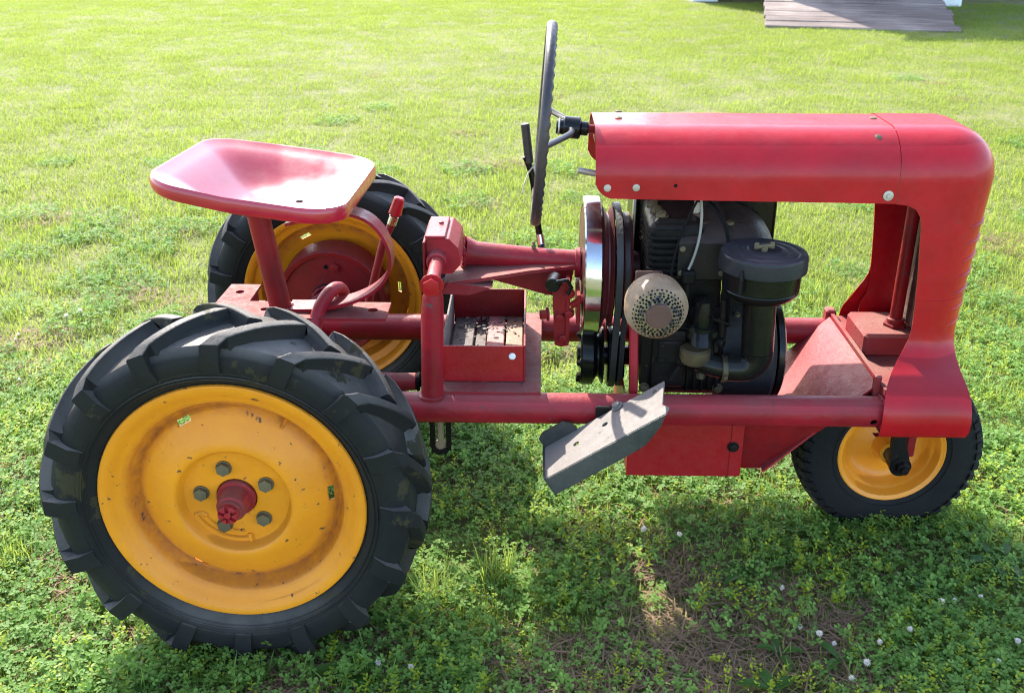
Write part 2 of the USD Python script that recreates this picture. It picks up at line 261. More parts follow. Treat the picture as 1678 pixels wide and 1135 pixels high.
# ------------------------------------------------------------------ ground
def make_ground():
    xs = np.r_[np.linspace(-60, -4, 20), np.linspace(-3.6, 3.6, 60), np.linspace(4, 60, 20)]
    ys = np.r_[np.linspace(-30, -3, 10), np.linspace(-2.6, 6, 70), np.linspace(6.5, 90, 30)]
    X, Y = np.meshgrid(xs, ys, indexing='ij'); P = np.stack([X, Y, 0*X], -1).reshape(-1, 3)
    w = np.clip((np.hypot(P[:, 0], P[:, 1])-1.2)/2.0, 0.15, 1)
    P[:, 2] = -0.006+0.02*w*(meshkit.fbm(P*np.array([0.7, 0.7, 0])+3.1)) if hasattr(meshkit, 'fbm') else -0.006
    n, m = X.shape; i, j = np.meshgrid(np.arange(n-1), np.arange(m-1), indexing='ij'); a = (i*m+j).ravel()
    f = np.vstack([np.stack([a, a+m, a+m+1], 1), np.stack([a, a+m+1, a+1], 1)])
    obj('ground', T(P, f), M_soil, smooth=True, kind='structure')
make_ground()

# ------------------------------------------------------------------ shed and ramp at the top edge
shed = group('shed', None, (0, 0, 0), label='weathered shed on white blocks behind the plank ramp', category='shed')
SX0, SX1, SY0, SY1, FZ, EH = 1.95, 5.05, 10.9, 13.8, 0.42, 3.05
def shed_build():
    obj('floor_frame', cbox(SX0, SX1, SY0, SY1, FZ-0.16, FZ, 0.01), M_siding, shed)
    k = 0
    for (x0, x1) in ((SX0, 2.72), (3.98, SX1)):
        x = x0
        while x < x1-0.02:
            w = min(0.19, x1-x); obj('wall_board', cbox(x, x+w-0.006, SY0+0.02, SY0+0.05+0.004*(k % 3), FZ+0.002, EH, 0.004), M_siding, shed); x += w; k += 1
    obj('wall', cbox(SX0, SX0+0.04, SY0+0.06, SY1, FZ+0.002, EH, 0.004), M_siding, shed)
    obj('wall', cbox(SX1-0.04, SX1, SY0+0.06, SY1, FZ+0.002, EH, 0.004), M_siding, shed)
    obj('wall', cbox(SX0+0.05, SX1-0.05, SY1-0.04, SY1, FZ+0.002, EH, 0.004), M_siding, shed)
    obj('door', cbox(2.74, 3.96, SY0+0.03, SY0+0.075, FZ+0.004, 2.33, 0.006), M_siding, shed)
    rf = obj('roof', cat([prism([(SY0-0.25, EH+0.01), (SY0-0.25, EH+0.07), ((SY0+SY1)/2, EH+0.95), (SY1+0.25, EH+0.07), (SY1+0.25, EH+0.01), ((SY0+SY1)/2, EH+0.88)], SX0-0.2, SX1+0.2, 'yz')]), M_roof, shed)
    for x, dy in ((2.12, 0.25), (4.84, -0.30)):
        obj('pier_block', cbox(x-0.16, x+0.16, SY0+dy, SY0+dy+0.36, -0.02, FZ-0.165, 0.015), M_white, shed)
    # taller wing set back to the right
    obj('wing_wall', cbox(5.07, 8.8, 12.5, 15.2, 0.0, 4.4, 0.01), M_siding, shed)
    obj('wing_roof', prism([(12.3, 4.405), (12.3, 4.47), (13.85, 5.3), (15.4, 4.47), (15.4, 4.405)], 5.06, 9.0, 'yz'), M_roof, shed)
shed_build()
ramp = group('wooden_ramp', None, (2.29, 8.52, 0), -0.19, label='weathered grey wooden plank ramp lying in the grass at the top edge', category='ramp')
def ramp_build():
    y0, y1, z0, z1 = 0.0, 2.3, 0.03, 0.41; n = 13; L = math.hypot(y1-y0, z1-z0); an = math.atan2(z1-z0, y1-y0); w = L/n
    for i in range(n):
        xa, xb = rng.uniform(-0.015, 0.015), 1.80+rng.uniform(-0.02, 0.02)
        b = cbox(xa, xb, 0.004, w-rng.uniform(0.004, 0.012), -0.035, rng.uniform(-0.004, 0.004), 0.004)
        b.apply_transform(trimesh.transformations.rotation_matrix(an+rng.uniform(-0.01, 0.01), [1, 0, 0]))
        b.apply_translation((0, y0+math.cos(an)*w*i, z0+math.sin(an)*w*i)); obj('plank', b, M_plank, ramp)
    for x in (0.08, 0.9, 1.7):
        b = prism([(y0+0.1, 0.0), (y1, 0.0), (y1, z1-0.04), (y0+0.12, z0-0.02)], x-0.03, x+0.03, 'yz'); obj('runner', b, M_plank, ramp)
ramp_build()

# ------------------------------------------------------------------ the tractor
trac = group('garden_tractor', None, (0, 0, 0), label='small old red garden tractor with yellow wheels, exposed black engine and red pan seat', category='tractor')

# rear wheels -------------------------------------------------------
def rear_tyre():
    prof = [(0.200, -0.046), (0.2155, -0.052), (0.224, -0.063), (0.242, -0.0735), (0.258, -0.075), (0.272, -0.071), (0.282, -0.062), (0.2860, -0.044), (0.2880, -0.02), (0.2885, 0)]
    prof = prof+[(r, -h) for r, h in prof[-2::-1]]+[(0.196, 0.03), (0.196, -0.03)]
    parts = [revolve(prof, 'y', 96, closed=True)]
    # moulded rings on the side wall
    for s, rr_, hh_ in ((-1, 0.2335, 0.0698), (1, 0.2335, 0.0698), (-1, 0.2275, 0.0660), (1, 0.2275, 0.0660), (-1, 0.2415, 0.0728), (1, 0.2415, 0.0728)):
        parts.append(tube([(rr_*math.cos(a), s*hh_, rr_*math.sin(a)) for a in np.linspace(0, 2*np.pi, 90, endpoint=False)], 0.0015 if rr_ == 0.2335 else 0.0008, 6, closed=True))
    N = 16
    for s in (-1, 1):
        for i in range(N):
            p0 = 2*np.pi*(i+(0.5 if s > 0 else 0))/N+0.015+rng.uniform(-0.01, 0.01)
            secs = [((-0.0760, 0.240), (-0.068, 0.240), -0.008, 0.0125), ((-0.0835, 0.262), (-0.066, 0.256), -0.004, 0.0125), ((-0.0800, 0.2905), (-0.056, 0.268), 0.000, 0.0125)]
            for q in np.linspace(0.08, 1, 10):
                o = -0.074+0.088*q; rt = 0.3115-0.0155*(abs(o)/0.075)**2.2
                secs.append(((o, rt), (o, 0.2825-0.016*(abs(o)/0.075)**2), 0.006+0.37*q**0.9, 0.0115-0.002*q))
            v = []
            for k, ((ot, rt), (ob, rb), dp, w) in enumerate(secs):
                fil = 0.004+0.011*np.clip((k-1.5)/5.5, 0, 1)
                om, rm_ = ob+(ot-ob)*0.35, rb+(rt-rb)*0.38
                for (o, r, ww) in ((ob, rb, w+fil), (om, rm_, w+fil*0.30), (ot, rt-0.0015, w+0.0012), (ot, rt, w-0.0012), (ot, rt, -w+0.0012), (ot, rt-0.0015, -w-0.0012), (om, rm_, -w-fil*0.30), (ob, rb, -w-fil)):
                    a = p0+dp+ww/r; v.append((r*math.sin(a), -s*o if s > 0 else o, r*math.cos(a)))
            v = np.array(v); m = len(secs); f = []
            for k in range(m-1):
                for e in range(7):
                    A, B, C, D = k*8+e, k*8+e+1, (k+1)*8+e+1, (k+1)*8+e; f += [[A, B, C], [A, C, D]]
            e = (m-1)*8
            for q in range(1, 7): f += [[0, q, q+1], [e, e+q+1, e+q]]
            t = T(v, f)
            c = v.mean(0)
            out = np.array([math.sin(p0+0.2), 0, math.cos(p0+0.2)])
            k = len(f)//2
            if (t.face_normals @ out).sum() < 0: t.invert()
            parts.append(t)
    t = cat(parts)   # wear: lugs and shoulders are never quite even
    q = t.vertices; k = meshkit.fbm(q*22.0+5)[:, None]*0.0016+meshkit.noise(q*75.0+1)[:, None]*0.0005
    t.vertices = q+q*np.array([1, 0, 1])/np.linalg.norm(q[:, [0, 2]], axis=1)[:, None]*k
    return t
TYRE = rear_tyre()
def rear_rim():
    """Front (outer) face at y = 0, depth along +y; the flange is the outermost ring."""
    prof = [(0.2035, 0.0015), (0.2090, 0.0000), (0.2130, 0.0010), (0.2145, 0.0045), (0.2125, 0.009), (0.206, 0.013), (0.203, 0.03), (0.188, 0.04), (0.182, 0.062), (0.186, 0.08), (0.203, 0.088),
            (0.205, 0.104), (0.2135, 0.110), (0.2145, 0.114), (0.2115, 0.116), (0.206, 0.113), (0.198, 0.105), (0.196, 0.092), (0.180, 0.083), (0.174, 0.066), (0.170, 0.052), (0.163, 0.0485),
            (0.150, 0.040), (0.130, 0.029), (0.110, 0.020), (0.096, 0.0185), (0.090, 0.026), (0.084, 0.034), (0.034, 0.034), (0.033, 0.0305), (0.036, 0.0285), (0.078, 0.0292), (0.0845, 0.0280),
            (0.0885, 0.0215), (0.0912, 0.0135), (0.0955, 0.0105), (0.101, 0.0100), (0.108, 0.0115), (0.118, 0.0150), (0.132, 0.0225), (0.146, 0.0315), (0.155, 0.0380), (0.1595, 0.0440), (0.1630, 0.0470), (0.1655, 0.0445), (0.1690, 0.0375),
            (0.1720, 0.0310), (0.1740, 0.0250), (0.1775, 0.0200), (0.1835, 0.0165), (0.1890, 0.0130), (0.1935, 0.0082), (0.1985, 0.0040)]
    t = man(revolve(prof, 'y', 120, closed=True))
    for a in (118, 2, 240):  # slots near the rim edge
        b = m3.Manifold.cube((0.026, 0.05, 0.009), True).rotate((0, 0, 0)).translate((0, 0.04, 0.152)).rotate((0, a-90 if False else -(a-90), 0))
        t = t-b
    return tri(t)
RIM = rear_rim()
def rear_wheel(y, flip):
    w = group('rear_wheel', trac, (-0.467, y, 0.31))
    sgn = -1 if flip else 1
    def mv(t, rot=0.0):
        t = t.copy()
        if rot: t.apply_transform(trimesh.transformations.rotation_matrix(rot, [0, 1, 0]))
        if flip:
            t.apply_scale((1, -1, 1)) if False else t.apply_transform(np.diag([1, -1, 1, 1.0]))
        return t
    off = 0.0575
    ty = TYRE.copy(); ty.apply_translation((0, off, 0))
    obj('tyre', mv(ty, 0.0), M_rubber, w, smooth=30)
    obj('rim', mv(RIM), M_yellow, w, smooth=40)
    for k in range(5):
        a = math.radians([105, 27, -43, -115, 172][k]); p = (0.0565*math.cos(a), 0.0285, 0.0565*math.sin(a))
        obj('lug_bolt', mv(cat([hexhead(p, (0, -1, 0), 0.0113, 0.0085, False), cyl(0.013, p, (p[0], 0.026, p[2]), 16)])), M_oldbolt, w, smooth=20)
    # hub: red sleeve, collar and slotted nut
    hub = cat([revolve([(0.0315, 0.034), (0.0315, 0.024), (0.030, 0.022), (0.0255, 0.022), (0.0240, -0.004), (0.0220, -0.008), (0.018, -0.009), (0.018, 0.034)], 'y', 40),
               revolve([(0.0185, -0.006), (0.0185, -0.014), (0.017, -0.017), (0.007, -0.017), (0.007, -0.014), (0, -0.014)], 'y', 32)])
    obj('hub', mv(hub), paint_hub, w)
    nut = man(revolve([(0, -0.014), (0.016, -0.014), (0.016, -0.026), (0.0142, -0.0285), (0.0070, -0.0285), (0.0070, -0.020), (0, -0.020)], 'y', 30))
    for a in range(6):
        nut = nut-m3.Manifold.cube((0.006, 0.02, 0.03), True).translate((0, -0.033, 0.015)).rotate((0, a*60, 0))
    obj('hub_nut', mv(cat([tri(nut), cyl(0.0055, (0, -0.018, 0), (0, -0.027, 0), 12)])), paint_nut, w, smooth=25)
    # raised plate outline pressed in under the bolts, and the valve
    arc = lambda r, a0, a1, y, n=10: [(r*math.cos(math.radians(a)), y, r*math.sin(math.radians(a))) for a in np.linspace(a0, a1, n)]
    obj('adjuster_plate', mv(cat([tube(arc(0.078, 205, 282, 0.0275), 0.0035, 6), tube(arc(0.066, 214, 236, 0.0278), 0.0028, 6), tube(arc(0.064, 252, 275, 0.0278), 0.0028, 6),
        tube([arc(0.078, 205, 205, 0.0275, 1)[0], arc(0.066, 207, 207, 0.0278, 1)[0], arc(0.062, 214, 214, 0.0278, 1)[0]], 0.003, 6),
        cyl(0.010, (0.0605*math.cos(math.radians(246)), 0.030, 0.0605*math.sin(math.radians(246))), (0.0605*math.cos(math.radians(246)), 0.0235, 0.0605*math.sin(math.radians(246))), 14),
        tube([arc(0.070, 282, 282, 0.0275, 1)[0], arc(0.083, 282, 282, 0.0255, 1)[0]], 0.0035, 6)])), M_yellow, w)
    va = math.radians(57)
    obj('valve', mv(tube([(0.170*math.cos(va), 0.036, 0.170*math.sin(va)), (0.164*math.cos(va), 0.024, 0.164*math.sin(va)), (0.160*math.cos(va), 0.016, 0.160*math.sin(va))], [0.005, 0.004, 0.003], 10)), M_yellow, w)
    obj('balance_patch', mv(cbox(-0.016, 0.012, -0.0085, -0.0065, 0.241, 0.2475, 0.0005)), M_zinc, w)
    return w
paint_hub = paint('hub_paint', (0.24, 0.008, 0.012), 0.5, c2=(0.13, 0.05, 0.04), var=0.95, bump=0.4, spec=0.25, chip=(0.05, 0.03, 0.025), chip_at=0.62, dust=(0.20, 0.10, 0.085), dust_amt=0.6)
paint_nut = paint('nut_paint', (0.26, 0.008, 0.014), 0.4, bump=0.3)
rear_wheel(-0.492, False)
rear_wheel(0.5286, True)
# brake drum on the far wheel's inner side, dark ring and hub
drum = obj('brake_drum', revolve([(0, 0.39), (0.03, 0.39), (0.114, 0.396), (0.117, 0.386), (0.127, 0.384), (0.131, 0.390), (0.131, 0.47), (0, 0.47)], 'y', 64, at=(-0.467, 0, 0.31)), M_reddark, trac)
obj('bearing_ring', revolve([(0.036, 0.392), (0.036, 0.380), (0.049, 0.380), (0.050, 0.392)], 'y', 40, at=(-0.467, 0, 0.31)), M_black, drum)
for a, r in ((82, 0.088), (200, 0.088), (320, 0.088)):
    obj('drum_bolt', hexhead((-0.467+r*math.cos(math.radians(a)), 0.3955, 0.31+r*math.sin(math.radians(a))), (0, -1, 0), 0.012, 0.008), M_reddark, drum, smooth=20)
for a, r in ((95, 0.088), (170, 0.07), (20, 0.07)):
    obj('drum_hole', disc_bolt((-0.467+r*math.cos(math.radians(a)), 0.3945, 0.31+r*math.sin(math.radians(a))), (0, -1, 0), 0.006, 0.001), M_hole, drum)
drum2 = obj('brake_drum', revolve([(0, -0.385), (0.03, -0.385), (0.114, -0.39), (0.117, -0.380), (0.127, -0.378), (0.131, -0.384), (0.131, -0.435), (0, -0.435)], 'y', 48, at=(-0.467, 0, 0.31)), M_reddark, trac)
obj('rear_axle', cat([cyl(0.036, (-0.467, -0.372, 0.31), (-0.467, 0.383, 0.31), 32), cyl(0.047, (-0.467, 0.33, 0.31), (-0.467, 0.379, 0.31), 32, 0.040)]), M_reddark, trac)
obj('differential', cat([hullmesh for hullmesh in [tri(hull([(-0.467, -0.06, 0.31, 0.075), (-0.467, 0.04, 0.31, 0.075), (-0.40, -0.01, 0.315, 0.05)], 32))]]), M_reddark, trac)

# frame tubes -------------------------------------------------------
def frame_tube(y, hole):
    t = man(cyl(0.0284, (-0.53, y, 0.338), (0.648, y, 0.338), 40))-man(cyl(0.0245, (0.50, y, 0.338), (0.66, y, 0.338), 32))
    if hole: t = t-man(cyl(0.0062, (0.629, y-0.05, 0.3295), (0.629, y, 0.3295), 20))
    obj('frame_tube', tri(t), M_redframe, trac)
frame_tube(-0.195, True); frame_tube(0.180, False)

# seat ---------------------------------------------------------------
def seat_mesh():
    """Stamped pan: outline narrower behind, rolled lip, dished middle."""
    n = 120; corners = [(-0.672, -0.168), (-0.318, -0.206), (-0.303, 0.192), (-0.40, 0.212), (-0.52, 0.224), (-0.650, 0.188)]
    out = Polygon(corners).buffer(-0.075).buffer(0.075, quad_segs=16)
    L = out.exterior.length; base = np.array([out.exterior.interpolate(L*i/n).coords[0] for i in range(n)]); cx, cy = -0.455, 0.0
    ztop = lambda x, y: 0.722-0.105*(x+0.47)+0.30*np.clip(-x-0.52, 0, 1)**1.0*0.25
    rings = []
    def ring(scale, dz, wob=0.0):
        p = np.array([cx, cy])+(base-np.array([cx, cy]))*scale; z = ztop(base[:, 0], base[:, 1])+dz
        rings.append(np.c_[p, z])
    ring(0.968, -0.0255); ring(0.982, -0.0265); ring(0.993, -0.0230); ring(1.000, -0.0165); ring(1.002, -0.0100); ring(0.997, -0.0038); ring(0.984, 0.0005); ring(0.962, -0.0010)
    for s in np.linspace(0.93, 0.08, 16):
        p = np.array([cx, cy])+(base-np.array([cx, cy]))*s; u = 1-s/0.94
        side = np.abs(base[:, 1])/0.2; z0 = ztop(base[:, 0], base[:, 1])
        bowl = 0.664-0.012*(p[:, 0]+0.45)
        k = 0.5-0.5*np.cos(np.pi*np.clip((u+0.02)/0.62, 0, 1))
        front = np.clip((base[:, 0]+0.36)/0.05, 0, 1)
        z = (z0-0.006-0.02*np.clip(u, 0, 0.3))*(1-k)+bowl*k
        rings.append(np.c_[p, z])
    rings.append(np.c_[np.array([cx, cy])+(base-np.array([cx, cy]))*0.001, np.full(n, 0.664)])
    top = len(rings)
    # underside, 3 mm below
    under = [np.c_[r[:, :2], r[:, 2]-0.003] for r in rings[7:][::-1]]
    allr = rings+under+[np.c_[np.array([cx, cy])+(base-np.array([cx, cy]))*0.968, rings[0][:, 2]]]
    V = np.vstack(allr); f = []; m = len(allr)
    for i in range(m):
        j = (i+1) % m
        for k in range(n):
            k2 = (k+1) % n; f += [[i*n+k, i*n+k2, j*n+k2], [i*n+k, j*n+k2, j*n+k]]
    t = T(V, f); t.update_faces(t.nondegenerate_faces()); trimesh.repair.fix_normals(t); return t
seat = obj('seat', seat_mesh(), M_seat, trac, smooth=50)
for x, y in ((-0.497, -0.03), (-0.437, 0.02)):
    obj('seat_hole', disc_bolt((x, y, 0.6646), (0, 0, 1), 0.0065, 0.0008), M_hole, seat)
obj('seat_bolt', disc_bolt((-0.452, -0.035, 0.664), (0.05, 0, 1), 0.013, 0.004), M_seat, seat)
obj('seat_post', cat([tube([(-0.515, 0.0, 0.655), (-0.487, 0.0, 0.452)], 0.0215, 28), cbox(-0.53, -0.49, -0.035, 0.035, 0.648, 0.658, 0.002)]), M_reddark, trac)
def holed(poly, holes, r=0.008):
    for h in holes: poly = poly.difference(Point(*h[:2]).buffer(h[2] if len(h) > 2 else r, 10))
    return poly
obj('seat_base_bar', prism(holed(sbox(-0.56, -0.045, -0.274, 0.042), [(-0.305, 0.0, 0.010), (-0.52, 0.0, 0.008)]), 0.444, 0.450, 'xy'), M_deck, trac, smooth=False)
obj('rear_cross_plate', prism(holed(Polygon([(-0.64, -0.2), (-0.565, -0.2), (-0.565, 0.155), (-0.628, 0.155)]), [(-0.598, 0.11, 0.009), (-0.60, 0.03, 0.006)]), 0.4375, 0.4435, 'xy'), M_deck, trac, smooth=False)
obj('plate_bracket', cbox(-0.612, -0.572, -0.215, -0.175, 0.36, 0.437, 0.002), M_reddark, trac)
obj('plate_bracket', cat([cbox(-0.612, -0.572, 0.112, 0.153, 0.345, 0.437, 0.002), cbox(-0.60, -0.57, 0.150, 0.2, 0.345, 0.39, 0.002)]), M_reddark, trac)
sp = smooth_path([(-0.46, 0.008, 0.628), (-0.40, 0.008, 0.645), (-0.345, 0.008, 0.650), (-0.30, 0.008, 0.633), (-0.272, 0.008, 0.595), (-0.264, 0.008, 0.555), (-0.277, 0.008, 0.517), (-0.31, 0.008, 0.487), (-0.36, 0.008, 0.466), (-0.42, 0.008, 0.4555), (-0.47, 0.008, 0.4545)], 40)
obj('seat_spring', sheet(np.stack([sp+np.array([0, -0.026, 0]), sp+np.array([0, 0.026, 0])], 1), 0.006), M_redframe, trac)
obj('spring_bolt', hexhead((-0.40, 0.008, 0.461), (0, 0, 1), 0.010, 0.006), M_deck, trac)
obj('brake_pipe', tube(smooth_path([(-0.372, 0.06, 0.46), (-0.384, 0.03, 0.483), (-0.398, 0.0, 0.474), (-0.41, -0.03, 0.448), (-0.413, -0.055, 0.41), (-0.41, -0.06, 0.36)], 20), 0.0135, 16), M_redframe, trac)
cl = obj('clutch_rod', tube([(-0.338, 0.12, 0.40), (-0.295, 0.12, 0.553), (-0.272, 0.12, 0.599)], 0.0085, 12), M_reddark, trac)
obj('rod_ferrule', cyl(0.010, (-0.277, 0.12, 0.588), (-0.2705, 0.12, 0.607), 16), M_chrome, cl)
obj('rod_knob', cat([cyl(0.0135, (-0.2700, 0.12, 0.608), (-0.258, 0.12, 0.645), 20, 0.011, 0.003)]), M_red, cl)

ARM = (0.003, 0.055, -0.0194)
def mvd(t, d=ARM):
    t = t.copy(); t.apply_translation(d); return t
# gearbox, post and arm ---------------------------------------------
post = obj('pivot_post', cat([tube([(-0.1725, -0.195, 0.362), (-0.170, -0.195, 0.45), (-0.168, -0.195, 0.52), (-0.166, -0.196, 0.556), (-0.165, -0.197, 0.574)], [0.0205, 0.0205, 0.0205, 0.0185, 0.012], 24), revolve([(0.0205, 0.366), (0.026, 0.3655), (0.026, 0.362), (0, 0.36)], 'z', 24, at=(-0.1725, -0.195, 0))]), M_redframe, trac)
pin = obj('pivot_pin', cat([cyl(0.0125, (-0.165, -0.222, 0.585), (-0.167, -0.06, 0.585), 24), cyl(0.019, (-0.1665, -0.105, 0.585), (-0.167, -0.07, 0.585), 24, 0.024)]), M_redframe, trac)
obj('pin_head', hexhead((-0.165, -0.218, 0.585), (0, -1, 0), 0.0155, 0.012), M_red, pin, smooth=20)
gb = obj('gearbox', cat([prism(Polygon([(-0.186, 0.558), (-0.140, 0.558), (-0.124, 0.576), (-0.128, 0.608), (-0.145, 0.626), (-0.186, 0.626)]).buffer(-0.004).buffer(0.004, quad_segs=3), -0.085, 0.05, 'xz')]), M_redframe, trac, smooth=25)
obj('lid', cbox(-0.188, -0.151, -0.089, 0.036, 0.6265, 0.6320, 0.0015), M_redframe, gb)
obj('lid_screw', hexhead((-0.164, -0.012, 0.6320), (0, 0, 1), 0.005, 0.003, False), M_redframe, gb)
obj('back_plate', cbox(-0.1925, -0.1875, -0.095, 0.05, 0.49, 0.622, 0.0015), M_reddark, gb)
arm = obj('drive_arm', mvd(cat([tube([(-0.13, -0.01, 0.578), (-0.105, -0.005, 0.572), (0.02, 0, 0.561), (0.108, 0, 0.557)], [0.030, 0.0235, 0.0205, 0.0200], 28), cyl(0.030, (0.090, 0, 0.553), (0.101, 0, 0.553), 28)])), M_redframe, trac)
obj('grease_fitting', mvd(cat([cyl(0.0045, (0.008, -0.002, 0.578), (0.008, -0.002, 0.590), 10), revolve([(0.0015, 0.59), (0.0035, 0.592), (0.003, 0.596), (0.0, 0.598)], 'z', 10, at=(0.008, -0.002, 0))])), M_oldbolt, arm)
obj('arm_flange', mvd(cat([sheet(np.array([[(-0.165, -0.098, 0.540), (-0.155, 0.07, 0.545)], [(-0.10, -0.088, 0.545), (-0.10, 0.06, 0.547)], [(0.0, -0.055, 0.551), (0.0, 0.045, 0.551)], [(0.095, -0.028, 0.553), (0.095, 0.028, 0.553)]]), 0.007), prism(Polygon([(-0.168, 0.522), (-0.155, 0.545), (-0.07, 0.535), (-0.115, 0.520)]), -0.1, -0.06, 'xz')])), M_deck, trac, smooth=25)
obj('arm_gusset', mvd(prism(Polygon([(-0.10, 0.541), (0.09, 0.551), (0.082, 0.505), (0.062, 0.484), (0.03, 0.490), (-0.085, 0.523)]), -0.012, -0.004, 'xz')), M_reddark, trac, smooth=False)
hg = obj('shift_bracket', cat([prism(Polygon([(0.048, 0.50), (0.078, 0.53), (0.078, 0.39), (0.066, 0.388), (0.054, 0.392)]), -0.03, -0.018, 'xz'), cbox(0.074, 0.082, -0.034, 0.02, 0.392, 0.52, 0.001)]), M_reddark, trac, smooth=False)
for x, z in ((0.062, 0.452), (0.07, 0.408), (0.08, 0.5), (0.08, 0.46)):
    obj('bracket_bolt', hexhead((x, -0.03, z), (0, -1, 0), 0.0085, 0.008), M_reddark, hg, smooth=20)
obj('cross_bolt', hexhead((0.04, -0.026, 0.455), (-1, -0.2, 0), 0.010, 0.014), M_reddark, hg, smooth=20)
obj('rubber_mount', cat([cyl(0.014, (0.047, -0.05, 0.523), (0.053, -0.01, 0.523), 20), tube([(0.053, -0.05, 0.53), (0.075, -0.05, 0.535), (0.083, -0.05, 0.52), (0.076, -0.05, 0.506)], 0.004, 8)]), M_black, trac)
# gear lever
lv = obj('gear_lever', tube(smooth_path([(-0.007, 0.1, 0.735), (0.008, 0.1, 0.690), (0.018, 0.1, 0.607), (0.025, 0.1, 0.565), (0.030, 0.08, 0.545)], 20), 0.0065, 12), M_black, trac)
obj('lever_grip', cyl(0.0085, (-0.008, 0.1, 0.798), (0.001, 0.1, 0.722), 14), M_wheelblack, lv)
obj('lever_tip', tube([(0.023, 0.1, 0.577), (0.028, 0.095, 0.551), (0.034, 0.085, 0.533)], 0.0075, 12), M_chrome, lv)
# deck and tool box
obj('deck_plate', prism(Polygon([(-0.158, -0.196), (0.026, -0.196), (0.031, 0.188), (-0.158, 0.188)]), 0.3665, 0.3705, 'xy'), M_deck, trac, smooth=False)
tb = group('tool_tray', trac)
TX0, TX1, TY0, TY1, TZ0, TZ1 = -0.154, -0.007, -0.157, 0.13, 0.3725, 0.444
obj('front_wall', cbox(TX0, TX1, TY0, TY0+0.004, TZ0, TZ1, 0.0008), M_redtray := paint('tray_red', (0.20, 0.003, 0.006), 0.33, c2=(0.26, 0.005, 0.010), var=0.6, chip=(0.1, 0.05, 0.04), chip_at=0.76, bump=0.2), tb)
obj('back_wall', cbox(TX0, TX1, TY1-0.004, TY1, TZ0, TZ1+0.004, 0.0008), M_reddark, tb)
obj('side_wall', cbox(TX0-0.0045, TX0-0.0005, TY0, TY1, TZ0, TZ1+0.002, 0.0008), M_traygrey, tb)
obj('side_wall', cbox(TX1+0.0005, TX1+0.0045, TY0, TY1, TZ0, TZ1+0.002, 0.0008), M_redframe, tb)
for k, (x0, x1, mt, z) in enumerate(((-0.150, -0.108, M_traygrey, 0.385), (-0.104, -0.083, M_traygrey, 0.3765), (-0.080, -0.046, M_traypink, 0.389), (-0.042, -0.009, M_traywood, 0.388))):
    obj('floor_slat', cbox(x0, x1, TY0+0.006, TY1-0.006, TZ0+0.001, z, 0.0015), mt, tb)
obj('wall_bolt', disc_bolt((-0.027, TY0, 0.425), (0, -1, 0), 0.0065, 0.004), M_white, tb)
db = []
for k in range(140):
    x, y = rng.uniform(TX0+0.01, TX1-0.01), TY1-0.012-abs(rng.normal(0, 0.06)); s = rng.uniform(0.001, 0.0035)
    t = trimesh.creation.icosphere(0, s); t.apply_scale((rng.uniform(0.6, 1.8), rng.uniform(0.6, 1.6), 0.5)); t.apply_translation((x, max(y, TY0+0.012), 0.389+s*0.3)); db.append(t)
obj('leaf_debris', cat(db), M_traygrey, tb, kind='stuff')
obj('shift_shaft', cat([cyl(0.017, (-0.36, -0.1, 0.343), (-0.212, -0.1, 0.343), 28)]), M_deck, trac)
obj('shaft_bushing', cat([cyl(0.018, (-0.2115, -0.1, 0.343), (-0.2055, -0.1, 0.343), 28), cyl(0.0115, (-0.205, -0.1, 0.343), (-0.196, -0.1, 0.343), 6)]), M_hole, trac)
obj('shaft_bolt', cat([cyl(0.0095, (-0.197, -0.103, 0.345), (-0.178, -0.103, 0.345), 6)]), M_zinc, trac, smooth=20)

# drive chain -------------------------------------------------------
dc = group('drive_chain', trac)
links = []
cz, cxx, cr = 0.178, -0.1735, 0.0165
loop = [(cxx-cr, z) for z in np.arange(0.345, cz, -0.0125)]+[(cxx-cr*math.cos(a), cz-cr*math.sin(a)) for a in np.linspace(0.2, math.pi-0.2, 5)]+[(cxx+cr, z) for z in np.arange(cz, 0.345, 0.0125)]
lp = []
for k, (x, z) in enumerate(loop):
    x2, z2 = loop[min(k+1, len(loop)-1)]; a = math.atan2(z2-z, x2-x)
    for yy in ((-0.058, -0.0565), (-0.0435, -0.042)) if k % 2 else ((-0.056, -0.0545), (-0.0455, -0.044)):
        b = cbox(-0.0085, 0.0085, yy[0], yy[1], -0.0048, 0.0048, 0.0006); b.apply_transform(trimesh.transformations.rotation_matrix(-a, [0, 1, 0])); b.apply_translation((x, 0, z)); lp.append(b)
    lp.append(cyl(0.0042, (x, -0.0545, z), (x, -0.0455, z), 8))
obj('roller_chain', cat(lp), M_engine, dc, kind='stuff')
obj('sprocket', cat([cyl(0.0115, (cxx, -0.0535, cz), (cxx, -0.0465, cz), 18), tube([(cxx, -0.05, 0.19), (cxx, -0.05, 0.345)], 0.007, 10)]), paint('tan_sprocket', (0.22, 0.17, 0.10), 0.6, bump=0.4), dc)

